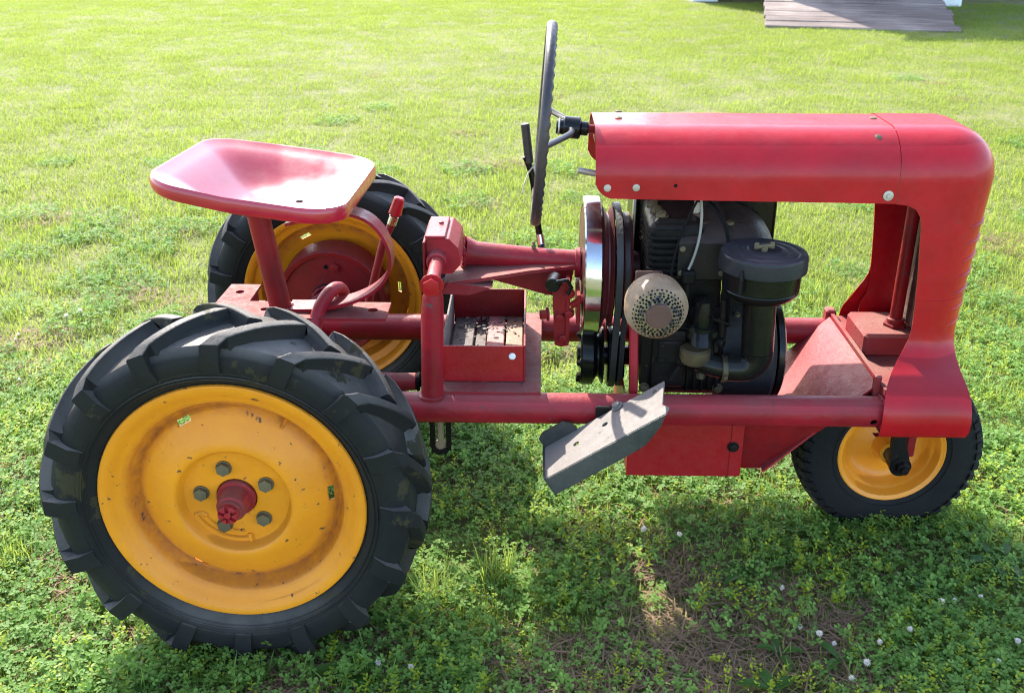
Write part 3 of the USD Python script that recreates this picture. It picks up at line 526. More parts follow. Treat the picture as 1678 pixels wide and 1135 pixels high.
# pulleys and belts -------------------------------------------------
pl = obj('drive_pulley', cat([revolve([(0, 0.104), (0.118, 0.104), (0.121, 0.1075), (0.121, 0.136), (0, 0.136)], 'x', 72, at=(0.003, 0.055, 0.5266)), revolve([(0, 0.137), (0.116, 0.137), (0.1205, 0.142), (0.105, 0.150), (0.105, 0.153), (0.1205, 0.160), (0.116, 0.1625), (0, 0.1625)], 'x', 72, at=(0.003, 0.055, 0.5266)),
    revolve([(0, 0.176), (0.105, 0.176), (0.109, 0.180), (0.100, 0.186), (0.108, 0.193), (0.104, 0.1965), (0, 0.1965)], 'x', 64, at=(0.003, 0.055, 0.5266)), cyl(0.03, (0.103, 0.055, 0.5266), (0.223, 0.055, 0.5266), 24)]), paint('sheave_maroon', (0.085, 0.010, 0.012), 0.4, c2=(0.04, 0.01, 0.01), var=0.9, dust=(0.2, 0.1, 0.09), dust_amt=0.5, bump=0.3), trac)
obj('chrome_band', revolve([(0.1215, 0.1035), (0.136, 0.1035), (0.1382, 0.1058), (0.1382, 0.1345), (0.1365, 0.1365), (0.1215, 0.1365)], 'x', 96, at=(0.003, 0.055, 0.5266), closed=True), M_chrome, pl)
cp = obj('crank_pulley', cat([revolve([(0, 0.106), (0.058, 0.106), (0.061, 0.109), (0.061, 0.131), (0.056, 0.134), (0.045, 0.140), (0.045, 0.143), (0.058, 0.149), (0.060, 0.1525), (0, 0.1525)], 'x', 48, at=(0.003, 0.055, 0.3326)), cyl(0.02, (0.103, 0.055, 0.3326), (0.25, 0.055, 0.3326), 20)]), M_black, trac)
for a in (100, 175, 215, 250):
    obj('pulley_bolt', hexhead((0.109, 0.055+0.05*math.cos(math.radians(a)), 0.3326+0.05*math.sin(math.radians(a))), (-1, 0, 0), 0.007, 0.006), M_engine, cp, smooth=20)
def belt(x0, x1, R, r, za, zb):
    """V belt round two pulleys on shafts parallel to x."""
    d = za-zb; g = math.asin((R-r)/d); pts = []
    for a in np.linspace(-g, math.pi+g, 40): pts.append((R*math.cos(a), za+R*math.sin(a)))
    for a in np.linspace(math.pi+g, 2*math.pi-g, 24): pts.append((r*math.cos(a), zb+r*math.sin(a)))
    poly = Polygon(pts); ring = poly.buffer(0.005).difference(poly.buffer(-0.005)); return mvd(prism(ring, x0, x1, 'yz'))
obj('drive_belt', belt(0.1635, 0.1755, 0.1215, 0.060, 0.546, 0.352), M_belt, trac, smooth=30)
obj('drive_belt', belt(0.1805, 0.1905, 0.102, 0.052, 0.546, 0.345), M_belt, trac, smooth=30)
obj('crank_pulley', cat([revolve([(0, 0.160), (0.057, 0.160), (0.062, 0.1625), (0.062, 0.1765), (0.057, 0.178), (0.05, 0.180), (0.05, 0.191), (0.056, 0.194), (0, 0.195)], 'x', 48, at=(0.003, 0.055, 0.3306))]), M_black, trac)
obj('clutch_link', cat([tube([(0.085, -0.03, 0.475), (0.12, -0.04, 0.505)], 0.007, 8), cbox(0.095, 0.102, -0.04, 0.06, 0.44, 0.50, 0.001)]), M_reddark, trac)

# engine ------------------------------------------------------------
eng = group('engine', trac)
obj('crankcase', cat([cbox(0.218, 0.375, -0.105, 0.10, 0.322, 0.50, 0.012), cbox(0.236, 0.30, -0.122, -0.104, 0.345, 0.46, 0.006), cbox(0.225, 0.36, -0.09, 0.09, 0.49, 0.562, 0.01),
    cbox(0.245, 0.29, -0.13, -0.12, 0.40, 0.444, 0.003), cyl(0.03, (0.205, 0, 0.37), (0.222, 0, 0.37), 24)]), M_engine, eng, smooth=25)
for (x, z) in ((0.251, 0.408), (0.284, 0.408), (0.251, 0.436), (0.284, 0.436)):
    obj('cover_bolt', hexhead((x, -0.13, z), (0, -1, 0), 0.006, 0.005), M_engine, eng, smooth=20)
for k in range(8):
    z = 0.556+k*0.0125
    obj('cooling_fin', prism(Polygon([(0.219, -0.085), (0.226, -0.096), (0.284, -0.096), (0.286, 0.08), (0.219, 0.08)]), z, z+0.0055, 'xy'), M_engine, eng, smooth=False)
obj('cylinder', cbox(0.228, 0.292, -0.085, 0.075, 0.55, 0.665, 0.008), M_engine, eng)
obj('cylinder_head', tri(hull([(0.240, -0.072, 0.640, 0.022), (0.300, -0.072, 0.640, 0.022), (0.245, 0.06, 0.650, 0.025), (0.300, 0.06, 0.650, 0.025)], 20)), M_engine, eng, smooth=40)
for (x, y) in ((0.243, -0.062), (0.238, -0.03), (0.236, 0.005)):
    obj('head_bolt', hexhead((x, y, 0.664), (-0.25, -0.25, 1), 0.0095, 0.008), M_oldbolt, eng, smooth=20)
def shroud(xs, y0, zn, zf, yf):
    g = []
    for x, a, b, lo in xs: g.append([(x, y0, lo), (x, y0, a-0.006), (x, y0+0.008, a), (x, (y0+yf)/2, (a+b)/2+0.006), (x, yf, b), (x, yf+0.004, lo)])
    return sheet(np.array(g), 0.004)
obj('engine_shroud', shroud([(0.272, 0.632, 0.662, 0.56), (0.30, 0.634, 0.665, 0.56), (0.340, 0.634, 0.665, 0.56), (0.365, 0.632, 0.663, 0.56)], -0.105, 0, 0, 0.045), M_shroud, eng, smooth=30)
obj('engine_shroud', shroud([(0.360, 0.628, 0.660, 0.50), (0.395, 0.630, 0.660, 0.50), (0.425, 0.622, 0.648, 0.50), (0.452, 0.604, 0.628, 0.50), (0.466, 0.575, 0.59, 0.50), (0.47, 0.53, 0.54, 0.50)], -0.085, 0, 0, 0.05), M_shroud, eng, smooth=40)
obj('spark_plug_port', cat([revolve([(0.022, 0), (0.024, 0.003), (0.018, 0.005), (0.012, 0.004), (0.010, 0.016), (0, 0.018)], 'z', 20, at=(0.312, -0.04, 0.650))]), M_cap, eng)
obj('shroud_screw', disc_bolt((0.372, -0.045, 0.648), (0, -0.2, 1), 0.008, 0.004), M_oldbolt, eng)
obj('spark_plug', cat([cyl(0.006, (0.310, -0.04, 0.655), (0.310, -0.044, 0.69), 12), cyl(0.009, (0.310, -0.04, 0.655), (0.310, -0.0405, 0.662), 6)]), M_zinc, eng)
obj('fuel_tank', tri(hull([(x, y, z, 0.012) for x in (0.222, 0.474) for y in (0.078, 0.235) for z in (0.525, 0.69)], 16)), M_black, eng, smooth=40)
obj('tank_strap', cbox(0.204, 0.209, 0.055, 0.075, 0.53, 0.70, 0.001), M_steel, eng)
obj('blower_housing', revolve([(0, 0.362), (0.100, 0.362), (0.108, 0.370), (0.110, 0.466), (0.103, 0.474), (0, 0.474)], 'x', 64, at=(0, 0.0, 0.375)), paint('dark_grey_tin', (0.010, 0.011, 0.013), 0.4, spec=0.2, c2=(0.014, 0.013, 0.012), var=0.8, bump=0.3, dust=(0.13, 0.12, 0.115), dust_amt=0.6), eng)
obj('flywheel_screen', revolve([(0, 0.4755), (0.094, 0.4755), (0.101, 0.479), (0.101, 0.490), (0.094, 0.494), (0, 0.494)], 'x', 56, at=(0, 0.0, 0.378)), M_black, eng)
obj('support_strap', tube([(0.198, -0.165, 0.355), (0.196, -0.16, 0.42), (0.194, -0.14, 0.50)], 0.0085, 8), M_redframe, eng)
# muffler: perforated round face towards the camera
mc = np.array([0.221, 0, 0.5535])
mf = obj('muffler', revolve([(0.0, -0.09), (0.016, -0.09), (0.016, -0.192), (0.044, -0.196), (0.0525, -0.204), (0.0535, -0.226), (0.0550, -0.229), (0.0550, -0.235), (0.0535, -0.238), (0.0515, -0.246), (0.047, -0.257), (0.0405, -0.263)], 'y', 64, at=mc), M_muffler, trac)
obj('face_plate', revolve([(0.0405, -0.2625), (0.030, -0.2685), (0.0235, -0.2705), (0.0, -0.2705)], 'y', 56, at=mc), M_muffface, mf)
obj('face_cap', revolve([(0.0215, -0.2700), (0.0215, -0.2745), (0.0195, -0.2765), (0.0, -0.2765)], 'y', 40, at=mc), M_cap, mf)
ho = []
for r, n, yy in ((0.026, 20, -0.2702), (0.030, 26, -0.2688), (0.034, 28, -0.2668), (0.038, 32, -0.2645), (0.0425, 34, -0.2610)):
    for k in range(n):
        a = 2*np.pi*(k+0.5*(int(r*1000) % 2))/n+rng.uniform(-0.02, 0.02); slope = 0.45 if r > 0.03 else 0.25
        d = np.array([slope*math.cos(a), -1, slope*math.sin(a)]); c = mc+np.array([r*math.cos(a), yy, r*math.sin(a)])
        ho.append(disc_bolt(c, d, rng.uniform(0.0014, 0.0023), 0.0004))
obj('perforation', cat(ho), M_hole, mf, kind='stuff')
# air cleaner and carburettor
AX, AY = 0.413, -0.16
ac = obj('air_cleaner', revolve([(0, 0.548), (0.052, 0.549), (0.060, 0.554), (0.0665, 0.562), (0.0675, 0.566), (0.0665, 0.568), (0.0675, 0.570), (0.0685, 0.604), (0, 0.606)], 'z', 64, at=(AX, AY, 0)), M_black, trac)
lidp = [(0.0700, 0.602), (0.0765, 0.603), (0.0770, 0.606), (0.0765, 0.628), (0.0740, 0.6325), (0.066, 0.6345), (0.060, 0.6325), (0.056, 0.6345), (0.046, 0.6358), (0.042, 0.634), (0.038, 0.636), (0.030, 0.637), (0.026, 0.634), (0.016, 0.632), (0, 0.632)]
obj('cleaner_lid', revolve(lidp, 'z', 72, at=(AX, AY, 0)), paint('dusty_lid', (0.008, 0.008, 0.009), 0.3, c2=(0.02, 0.02, 0.022), var=0.7, dust=(0.04, 0.04, 0.045), dust_amt=0.9, bump=0.15, spec=0.25), ac)
obj('wing_nut', cat([cyl(0.006, (AX, AY, 0.632), (AX, AY, 0.642), 12), cyl(0.004, (AX-0.016, AY, 0.640), (AX+0.016, AY+0.004, 0.642), 8), cbox(AX-0.018, AX-0.010, AY-0.002, AY+0.002, 0.636, 0.648, 0.001), cbox(AX+0.010, AX+0.018, AY+0.002, AY+0.006, 0.636, 0.648, 0.001)]), M_oldbolt, ac)
obj('lid_clip', cat([cbox(AX-0.052, AX-0.046, AY-0.064, AY-0.058, 0.575, 0.612, 0.001), cyl(0.003, (AX-0.049, AY-0.066, 0.60), (AX-0.049, AY-0.060, 0.618), 8)]), M_engine, ac)
obj('intake_pipe', cat([cyl(0.0295, (0.420, AY, 0.44), (0.414, AY, 0.551), 32), tube(smooth_path([(0.420, AY, 0.442), (0.417, AY, 0.424), (0.404, AY, 0.410), (0.382, AY, 0.406), (0.365, AY, 0.406)], 14), np.linspace(0.0295, 0.023, 14), 28)]), M_black, ac, smooth=50)
obj('hose_clamp', cat([revolve([(0.0232, 0.356), (0.0255, 0.357), (0.0255, 0.366), (0.0232, 0.367)], 'x', 28, at=(0, AY, 0.406)), cyl(0.004, (0.361, AY-0.03, 0.40), (0.361, AY-0.018, 0.40), 8)]), M_brass, trac)
cb = obj('carburettor', cat([tube(smooth_path([(0.366, AY, 0.406), (0.345, AY+0.005, 0.408), (0.318, AY+0.015, 0.414)], 8), 0.020, 20), cyl(0.024, (0.322, -0.142, 0.42), (0.322, -0.10, 0.50), 20), revolve([(0.012, 0.468), (0.026, 0.470), (0.026, 0.476), (0.020, 0.478), (0.021, 0.50), (0.017, 0.525), (0.008, 0.53), (0, 0.53)], 'z', 24, at=(0.322, -0.125, 0)),
    cbox(0.295, 0.352, -0.138, -0.10, 0.452, 0.468, 0.003), cyl(0.008, (0.35, -0.14, 0.45), (0.36, -0.15, 0.45), 10), cyl(0.006, (0.300, -0.14, 0.478), (0.300, -0.155, 0.478), 10)]), M_black, trac)
obj('float_bowl', revolve([(0, 0.408), (0.014, 0.409), (0.024, 0.414), (0.0285, 0.424), (0.0285, 0.440), (0.024, 0.444), (0, 0.444)], 'z', 28, at=(0.309, -0.150, 0)), M_brass, cb)
obj('drain_nut', cat([cyl(0.008, (0.322, -0.155, 0.383), (0.322, -0.155, 0.394), 6), cyl(0.005, (0.322, -0.155, 0.39), (0.322, -0.155, 0.40), 10)]), M_brass, cb)
obj('choke_stub', tube([(0.285, -0.14, 0.40), (0.268, -0.14, 0.372)], 0.005, 8), M_engine, cb)
obj('throttle_linkage', cat([tube([(0.335, -0.15, 0.50), (0.37, -0.14, 0.484)], 0.0025, 6), tube([(0.356, -0.13, 0.53), (0.36, -0.13, 0.44)], 0.006, 8), cbox(0.344, 0.352, -0.146, -0.142, 0.43, 0.452, 0.001)]), M_engine, cb)
obj('fuel_line', tube(smooth_path([(0.306, -0.098, 0.712), (0.309, -0.105, 0.668), (0.302, -0.115, 0.618), (0.290, -0.12, 0.583)], 18), 0.0025, 10), M_fuel, trac)
obj('fuel_filter', cat([cbox(0.279, 0.303, -0.128, -0.108, 0.557, 0.580, 0.003), cyl(0.007, (0.290, -0.12, 0.53), (0.290, -0.12, 0.557), 12)]), M_engine, trac)

# cables, bolts and castings that clutter the engine
obj('ignition_wire', tube(smooth_path([(0.310, -0.044, 0.688), (0.325, -0.075, 0.695), (0.352, -0.105, 0.66), (0.362, -0.118, 0.60), (0.366, -0.122, 0.53), (0.372, -0.112, 0.47)], 30), 0.0035, 10), M_hole, eng)
obj('throttle_cable', tube(smooth_path([(0.30, -0.11, 0.712), (0.268, -0.118, 0.63), (0.258, -0.135, 0.54), (0.275, -0.140, 0.485), (0.298, -0.148, 0.478)], 30), 0.0022, 8), M_hole, eng)
obj('oil_filler', cat([cyl(0.013, (0.252, -0.118, 0.462), (0.248, -0.135, 0.497), 16), cyl(0.017, (0.248, -0.135, 0.497), (0.2475, -0.138, 0.506), 10)]), M_engine, eng)
for k in range(5): obj('casting_rib', cbox(0.302+k*0.014, 0.307+k*0.014, -0.112, -0.104, 0.332, 0.405, 0.002), M_engine, eng)
for (x, z) in ((0.279, 0.572), (0.279, 0.618), (0.352, 0.572), (0.352, 0.615)): obj('shroud_screw', disc_bolt((x, -0.1075, z), (0, -1, 0), 0.0055, 0.004), M_oldbolt, eng)
for (x, z) in ((0.225, 0.338), (0.365, 0.338), (0.365, 0.48), (0.226, 0.475)): obj('case_bolt', hexhead((x, -0.105, z), (0, -1, 0), 0.0075, 0.006), M_oldbolt, eng, smooth=20)
for k, an in enumerate((25, 80, 140, 200, 320)):
    obj('housing_screw', disc_bolt((0.37+0.02*(k % 2)+0.03, -0.1095*math.cos(math.radians(an-80)), 0.375+0.1095*math.sin(math.radians(an-80))), (0, -math.cos(math.radians(an-80)), math.sin(math.radians(an-80))), 0.006, 0.003), M_oldbolt, eng)
obj('gasket', cbox(0.232, 0.298, -0.0865, -0.0845, 0.548, 0.556, 0.0005), M_cap, eng)
obj('exhaust_flange', cat([cbox(0.196, 0.246, -0.112, -0.104, 0.532, 0.576, 0.003), cyl(0.006, (0.203, -0.118, 0.538), (0.203, -0.108, 0.538), 6), cyl(0.006, (0.239, -0.118, 0.57), (0.239, -0.108, 0.57), 6)]), M_cap, eng)
def weld(name, c, axis, r, parent, mat=None):
    a = np.linspace(0, 2*np.pi, 60, endpoint=False); ax_ = np.array(axis, float); ax_ /= np.linalg.norm(ax_); u = np.cross(ax_, [0.3, 0.9, 0.2]); u /= np.linalg.norm(u); w = np.cross(ax_, u)
    return obj(name, tube(np.array(c)+r*(np.cos(a)[:, None]*u+np.sin(a)[:, None]*w), 0.0034+0.0011*np.sin(a*17)+0.0006*np.sin(a*7), 8, closed=True), mat or M_redframe, parent)
weld('weld_bead', (-0.4870, 0.0, 0.4525), (0.13, 0, -1), 0.0225, trac); weld('weld_bead', (-0.127, 0.044, 0.558), (1, 0.1, 0), 0.030, trac); weld('weld_bead', (-0.467, 0.378, 0.31), (0, 1, 0), 0.045, trac)
for y in (-0.195, 0.18): weld('weld_bead', (0.646, y, 0.338), (1, 0, 0), 0.029, trac)

# hood, grille shell ------------------------------------------------
def u_section(r, zt, w, zb):
    return Polygon([(-w, zb-0.2), (w, zb-0.2), (w, zt), (-w, zt)]).buffer(-r).buffer(r, quad_segs=20).union(sbox(-w, zb-0.2, w, zt-r))
def hood_mesh():
    a = man(prism(u_section(0.083, 0.8295, 0.130, 0.7135), 0.116, 0.6395, 'yz'))-man(prism(u_section(0.0805, 0.827, 0.1275, 0.7135), 0.10, 0.66, 'yz'))
    side = Polygon([(0.113, 0.9), (0.116, 0.80), (0.116, 0.7175+0.0), (0.6395, 0.7115), (0.6395, 0.9)]).intersection(sbox(0.1, 0.74, 0.7, 0.9)).union(Polygon([(0.116, 0.9), (0.116, 0.7160), (0.6395, 0.7105), (0.6395, 0.9)]).buffer(-0.034).buffer(0.034, quad_segs=12)).union(Polygon([(0.3, 0.9), (0.3, 0.7141), (0.6395, 0.7105), (0.6395, 0.9)]))
    a = a ^ man(prism(side, -0.3, 0.3, 'xz'))
    return tri(a)
hd = obj('hood', hood_mesh(), M_red, trac, smooth=40)
for p in ((0.137, -0.1295, 0.735), (0.187, -0.1295, 0.736)):
    obj('hood_bolt', disc_bolt(p, (0, -1, 0), 0.0065, 0.003), M_zinc, hd)
obj('seam_bolt', cat([disc_bolt((0.624, -0.1295, 0.725), (0, -1, 0), 0.009, 0.003), disc_bolt((0.624, -0.1325, 0.725), (0, -1, 0), 0.004, 0.003)]), M_zinc, hd)
for p, d in (((0.162, 0.0, 0.8295), (0, 0, 1)), ((0.168, 0.07, 0.8265), (0, 0.3, 1)), ((0.626, 0.012, 0.8295), (0, 0, 1)), ((0.606, -0.088, 0.8165), (0, -0.55, 0.85))):
    obj('top_screw', disc_bolt(p, d, 0.0065, 0.003), M_oldbolt, hd)
obj('side_hole', disc_bolt((0.255, -0.1297, 0.740), (0, -1, 0), 0.0032, 0.0006), M_hole, hd)
def shell_mesh():
    def H(r):
        pts = []
        for x, z in ((0.50, 0.7465), (0.745, 0.7465), (0.715, 0.28), (0.50, 0.28)):
            pts += [(x, -0.045, z, r), (x, 0.045, z, r)]
        return hull(pts, 72)
    s = H(0.085)-H(0.0825)
    s = s-mbox(0.3, 0.6405, -0.3, 0.3, 0, 1)-mbox(0.3, 1, -0.3, 0.3, 0, 0.385)
    cut = Polygon([(0.5, 0.7095), (0.642, 0.7095), (0.662, 0.707), (0.676, 0.700), (0.686, 0.687), (0.690, 0.668), (0.698, 0.59), (0.7035, 0.52), (0.705, 0.47), (0.703, 0.446), (0.695, 0.43), (0.69, 0.38), (0.5, 0.38)])
    return tri(s-man(prism(cut, -0.3, 0.3, 'xz')))
sh = obj('grille_shell', shell_mesh(), M_red, trac, smooth=40)
def flare(s):
    """Lower side of the shell: lies on the nose above, swells out over the frame tube below and is rolled under."""
    rows = [(-.1310, .530, .7032, .790), (-.1310, .505, .7042, .790), (-.1310, .480, .7045, .790), (-.1325, .458, .7025, .790), (-.141, .438, .695, .790), (-.158, .421, .681, .791), (-.178, .406, .665, .792), (-.200, .393, .651, .794), (-.219, .377, .643, .7955),
            (-.2305, .358, .6395, .797), (-.2345, .336, .6385, .798), (-.2325, .316, .6385, .798), (-.225, .303, .639, .797), (-.211, .295, .640, .796), (-.193, .292, .641, .795)]
    if s > 0:  # the far side swells out less
        rows = [(-.1310, .530, .7032, .790), (-.1310, .505, .7042, .790), (-.1325, .490, .7025, .790), (-.1385, .474, .695, .790), (-.146, .455, .684, .790), (-.155, .438, .678, .791), (-.165, .420, .6745, .792), (-.177, .402, .674, .793), (-.188, .385, .675, .794),
                (-.198, .366, .676, .796), (-.203, .340, .676, .797), (-.202, .320, .676, .797), (-.197, .305, .676, .797), (-.188, .297, .676, .796), (-.175, .294, .676, .795)]
    g = []
    for y, z, xl, xr in rows:
        w = np.clip((0.475-z)/0.09, 0, 1); w = w*w*(3-2*w); cx = 0.745-0.03*(0.7465-z)/0.4665; L = 0.0854; row = []
        for u in np.linspace(0, 1, 15):
            if u < 0.4: q = (xl+(cx-xl)*u/0.4, -0.1304)
            else:
                an = math.radians(62)*(u-0.4)/0.6; q = (cx+L*math.sin(an), -0.045-L*math.cos(an))
            p = (xl+(xr-xl)*u, y); yy = q[1]*(1-w)+p[1]*w; row.append((q[0]*(1-w)+p[0]*w, -s*yy if s > 0 else yy, z))
        g.append(row)
    return sheet(np.array(g), 0.0016)
obj('shell_skirt', flare(-1), M_red, sh, smooth=50); obj('shell_skirt', flare(1), M_red, sh, smooth=50)
def louvre(z):
    """A pressed rib that wraps round the nose of the shell at height z."""
    cx = 0.745-0.03*(0.7465-z)/0.4665; pts = []
    for y in (-1,):
        for a in np.linspace(math.radians(-64), 0, 10): pts.append((cx+0.0846*math.cos(a), -0.045+0.0846*math.sin(a), z-0.006*abs(a)))
        for yy in np.linspace(-0.035, 0.035, 5): pts.append((cx+0.0846, yy, z))
        for a in np.linspace(0, math.radians(64), 10): pts.append((cx+0.0846*math.cos(a), 0.045+0.0846*math.sin(a), z-0.006*abs(a)))
    r = np.full(len(pts), 0.0036); r[0] = r[-1] = 0.0008; r[1] = r[-2] = 0.0025; r[2] = r[-3] = 0.0034
    return tube(pts, r, 10)
for k in range(8): obj('louvre', louvre(0.672-k*0.0315), M_red, sh)
obj('shell_rivet', disc_bolt((0.832, -0.02, 0.70), (1, 0, 0), 0.007, 0.004), M_red, sh)

# front frame -------------------------------------------------------
obj('cross_member', cat([prism(Polygon([(-0.222, 0.372), (-0.205, 0.384), (0.195, 0.384), (0.205, 0.37), (0.2, 0.30), (-0.215, 0.30)]), 0.648, 0.656, 'yz'), cbox(0.640, 0.662, 0.168, 0.196, 0.35, 0.39, 0.004), cbox(0.638, 0.650, -0.175, -0.158, 0.355, 0.40, 0.003)]), M_deck, trac, smooth=25)
wl = []
for k in range(16):
    y = -0.15+k*0.02; t = trimesh.creation.icosphere(1, 0.006); t.apply_scale((0.9, rng.uniform(0.6, 1.3), 0.6)); t.apply_translation((0.645, y+rng.uniform(-0.004, 0.004), 0.372+rng.uniform(-0.002, 0.002))); wl.append(t)
obj('weld_bead', cat(wl), M_redframe, trac)
pan_t = []
obj('front_pan', cat([sheet(np.array([[(0.646, -0.165, 0.378), (0.646, 0.16, 0.378)], [(0.56, -0.165, 0.292), (0.56, 0.16, 0.292)], [(0.455, -0.165, 0.19), (0.455, 0.16, 0.19)]]), 0.004), cbox(0.395, 0.455, -0.143, 0.158, 0.184, 0.188, 0.001)]), M_redpan := paint('pan_red', (0.26, 0.012, 0.02), 0.5, spec=0.25, c2=(0.22, 0.02, 0.025), var=0.8, chip=(0.08, 0.05, 0.04), chip_at=0.66, dust=(0.33, 0.095, 0.085), dust_amt=0.7, bump=0.3), trac, smooth=25)
bg = obj('belly_guard', cat([cbox(0.192, 0.404, -0.1775, -0.1725, 0.186, 0.305, 0.001), cbox(0.192, 0.398, -0.172, 0.15, 0.186, 0.190, 0.001), cbox(0.192, 0.196, -0.172, 0.15, 0.191, 0.305, 0.001), cbox(0.385, 0.408, -0.1795, -0.178, 0.188, 0.303, 0.0006)]), M_redtray, trac)
for x in (0.206, 0.390): obj('guard_bolt', hexhead((x, -0.1795, 0.252), (0, -1, 0), 0.008, 0.005), M_engine, bg, smooth=20)
obj('axle_block', cat([cbox(0.658, 0.775, -0.03, 0.095, 0.372, 0.4195, 0.006), cbox(0.657, 0.775, -0.20, 0.19, 0.352, 0.371, 0.003)]), M_deck, trac)
spd = obj('steering_spindle', cat([cyl(0.0125, (0.731, 0.02, 0.420), (0.731, 0.02, 0.69), 24), cyl(0.017, (0.731, 0.02, 0.420), (0.731, 0.02, 0.437), 24), cyl(0.023, (0.731, 0.02, 0.4195), (0.731, 0.02, 0.4255), 6)]), M_reddark, trac)
obj('radiator_strip', cbox(0.748, 0.756, -0.012, 0.06, 0.43, 0.70, 0.002), paint('mottled_strip', (0.05, 0.012, 0.012), 0.6, c2=(0.16, 0.10, 0.07), var=1.0, chip=(0.22, 0.16, 0.12), chip_at=0.6, chip_scale=35, bump=0.4), trac)
obj('pan_side', sheet(np.array([[(0.409, -0.170, 0.34), (0.62, -0.170, 0.345)], [(0.406, -0.167, 0.29), (0.565, -0.167, 0.293)], [(0.400, -0.145, 0.187), (0.458, -0.145, 0.189)]]), 0.003), M_reddark, trac, smooth=25)
# front wheel and fork
fw = group('front_wheel', trac, (0.735, -0.02, 0.176))
def front_tyre():
    prof = [(0.100, -0.042), (0.109, -0.049), (0.120, -0.0535), (0.134, -0.055), (0.152, -0.056), (0.167, -0.053), (0.1765, -0.043), (0.1805, -0.02), (0.1815, 0)]
    prof = prof+[(r, -h) for r, h in prof[-2::-1]]+[(0.098, 0.03), (0.098, -0.03)]
    parts = [revolve(prof, 'y', 90, closed=True)]; N = 44
    for i in range(N):
        for s in (-1, 1):
            a = 2*np.pi*(i+(0.25 if s > 0 else 0))/N; c, q = math.cos(a), math.sin(a)
            b = trimesh.convex.convex_hull([(o, y*s, r) for o, y, r in ((-.0078, .030, .177), (.0078, .030, .177), (-.0066, .030, .1845), (.0066, .030, .1845), (-.0078, .053, .163), (.0078, .053, .163), (-.0066, .0515, .1775), (.0066, .0515, .1775), (-.0066, .0585, .164), (.0066, .0585, .164))])
            b.apply_transform(trimesh.transformations.rotation_matrix(a, [0, 1, 0])); parts.append(b)
    for y0, ph in ((-0.014, 0), (0.014, 1), (0, 0.5)):
        a = np.linspace(0, 2*np.pi, 176, endpoint=False); zz = 0.0035*np.sign(np.sin(a*44+ph))
        parts.append(tube(np.stack([0.1822*np.sin(a), y0+zz, 0.1822*np.cos(a)], 1), 0.0045, 5, closed=True))
    for s in (-1, 1): parts.append(tube([(0.118*math.cos(a), s*0.0535, 0.118*math.sin(a)) for a in np.linspace(0, 2*np.pi, 72, endpoint=False)], 0.0012, 6, closed=True))
    return cat(parts)
obj('tyre', front_tyre(), M_rubberf, fw, smooth=30)
fr = [(0.1015, -0.0465), (0.1055, -0.0495), (0.1085, -0.0475), (0.1075, -0.043), (0.100, -0.036), (0.090, -0.02), (0.089, 0.02), (0.100, 0.036), (0.1075, 0.043), (0.1085, 0.0475), (0.1055, 0.0495), (0.100, 0.045), (0.094, 0.036), (0.084, 0.022), (0.080, 0.012), (0.03, 0.006), (0.022, 0.03), (0.016, 0.032), (0.016, -0.045), (0.023, -0.045), (0.0245, -0.028), (0.030, -0.012), (0.055, 0.0), (0.070, 0.000), (0.078, -0.006), (0.0835, -0.016), (0.0865, -0.024), (0.0895, -0.026), (0.0925, -0.031), (0.0955, -0.040), (0.0985, -0.0455)]
rm = man(revolve(fr, 'y', 90, closed=True))-man(cyl(0.0075, (0.052, -0.06, 0.036), (0.052, 0.06, 0.036), 16))
obj('rim', tri(rm), M_yellow2, fw, smooth=40)
obj('hub', cyl(0.0145, (0, -0.075, 0), (0, 0.075, 0), 24), M_oldbolt, fw)
fk = obj('front_fork', cat([prism(Polygon([(0.716, 0.345), (0.745, 0.345), (0.745, 0.22), (0.760, 0.172)]+[(0.740+0.020*math.cos(a), 0.168+0.020*math.sin(a)) for a in np.linspace(0, -math.pi, 10)]+[(0.716, 0.22)]), s0, s1, 'xz') for s0, s1 in ((-0.106, -0.096), (0.056, 0.066))]+[cbox(0.70, 0.79, -0.1065, 0.0665, 0.3455, 0.3515, 0.001), cyl(0.03, (0.731, 0.01, 0.353), (0.731, 0.015, 0.372), 24)]), M_engine, trac, smooth=25)
obj('fork_stay', cbox(0.7465, 0.764, -0.103, -0.097, 0.19, 0.345, 0.002), M_reddark, fk)
obj('axle_nut', cat([cyl(0.020, (0.741, -0.1065, 0.1700), (0.741, -0.1085, 0.1700), 24), cyl(0.0135, (0.742, -0.1085, 0.1700), (0.742, -0.120, 0.1700), 6), cyl(0.007, (0.742, -0.12, 0.1700), (0.742, -0.129, 0.1700), 14)]), M_engine, fk, smooth=20)
obj('fork_dust_cover', cyl(0.021, (0.742, -0.0955, 0.1700), (0.742, -0.072, 0.1700), 24), M_engine, fk)

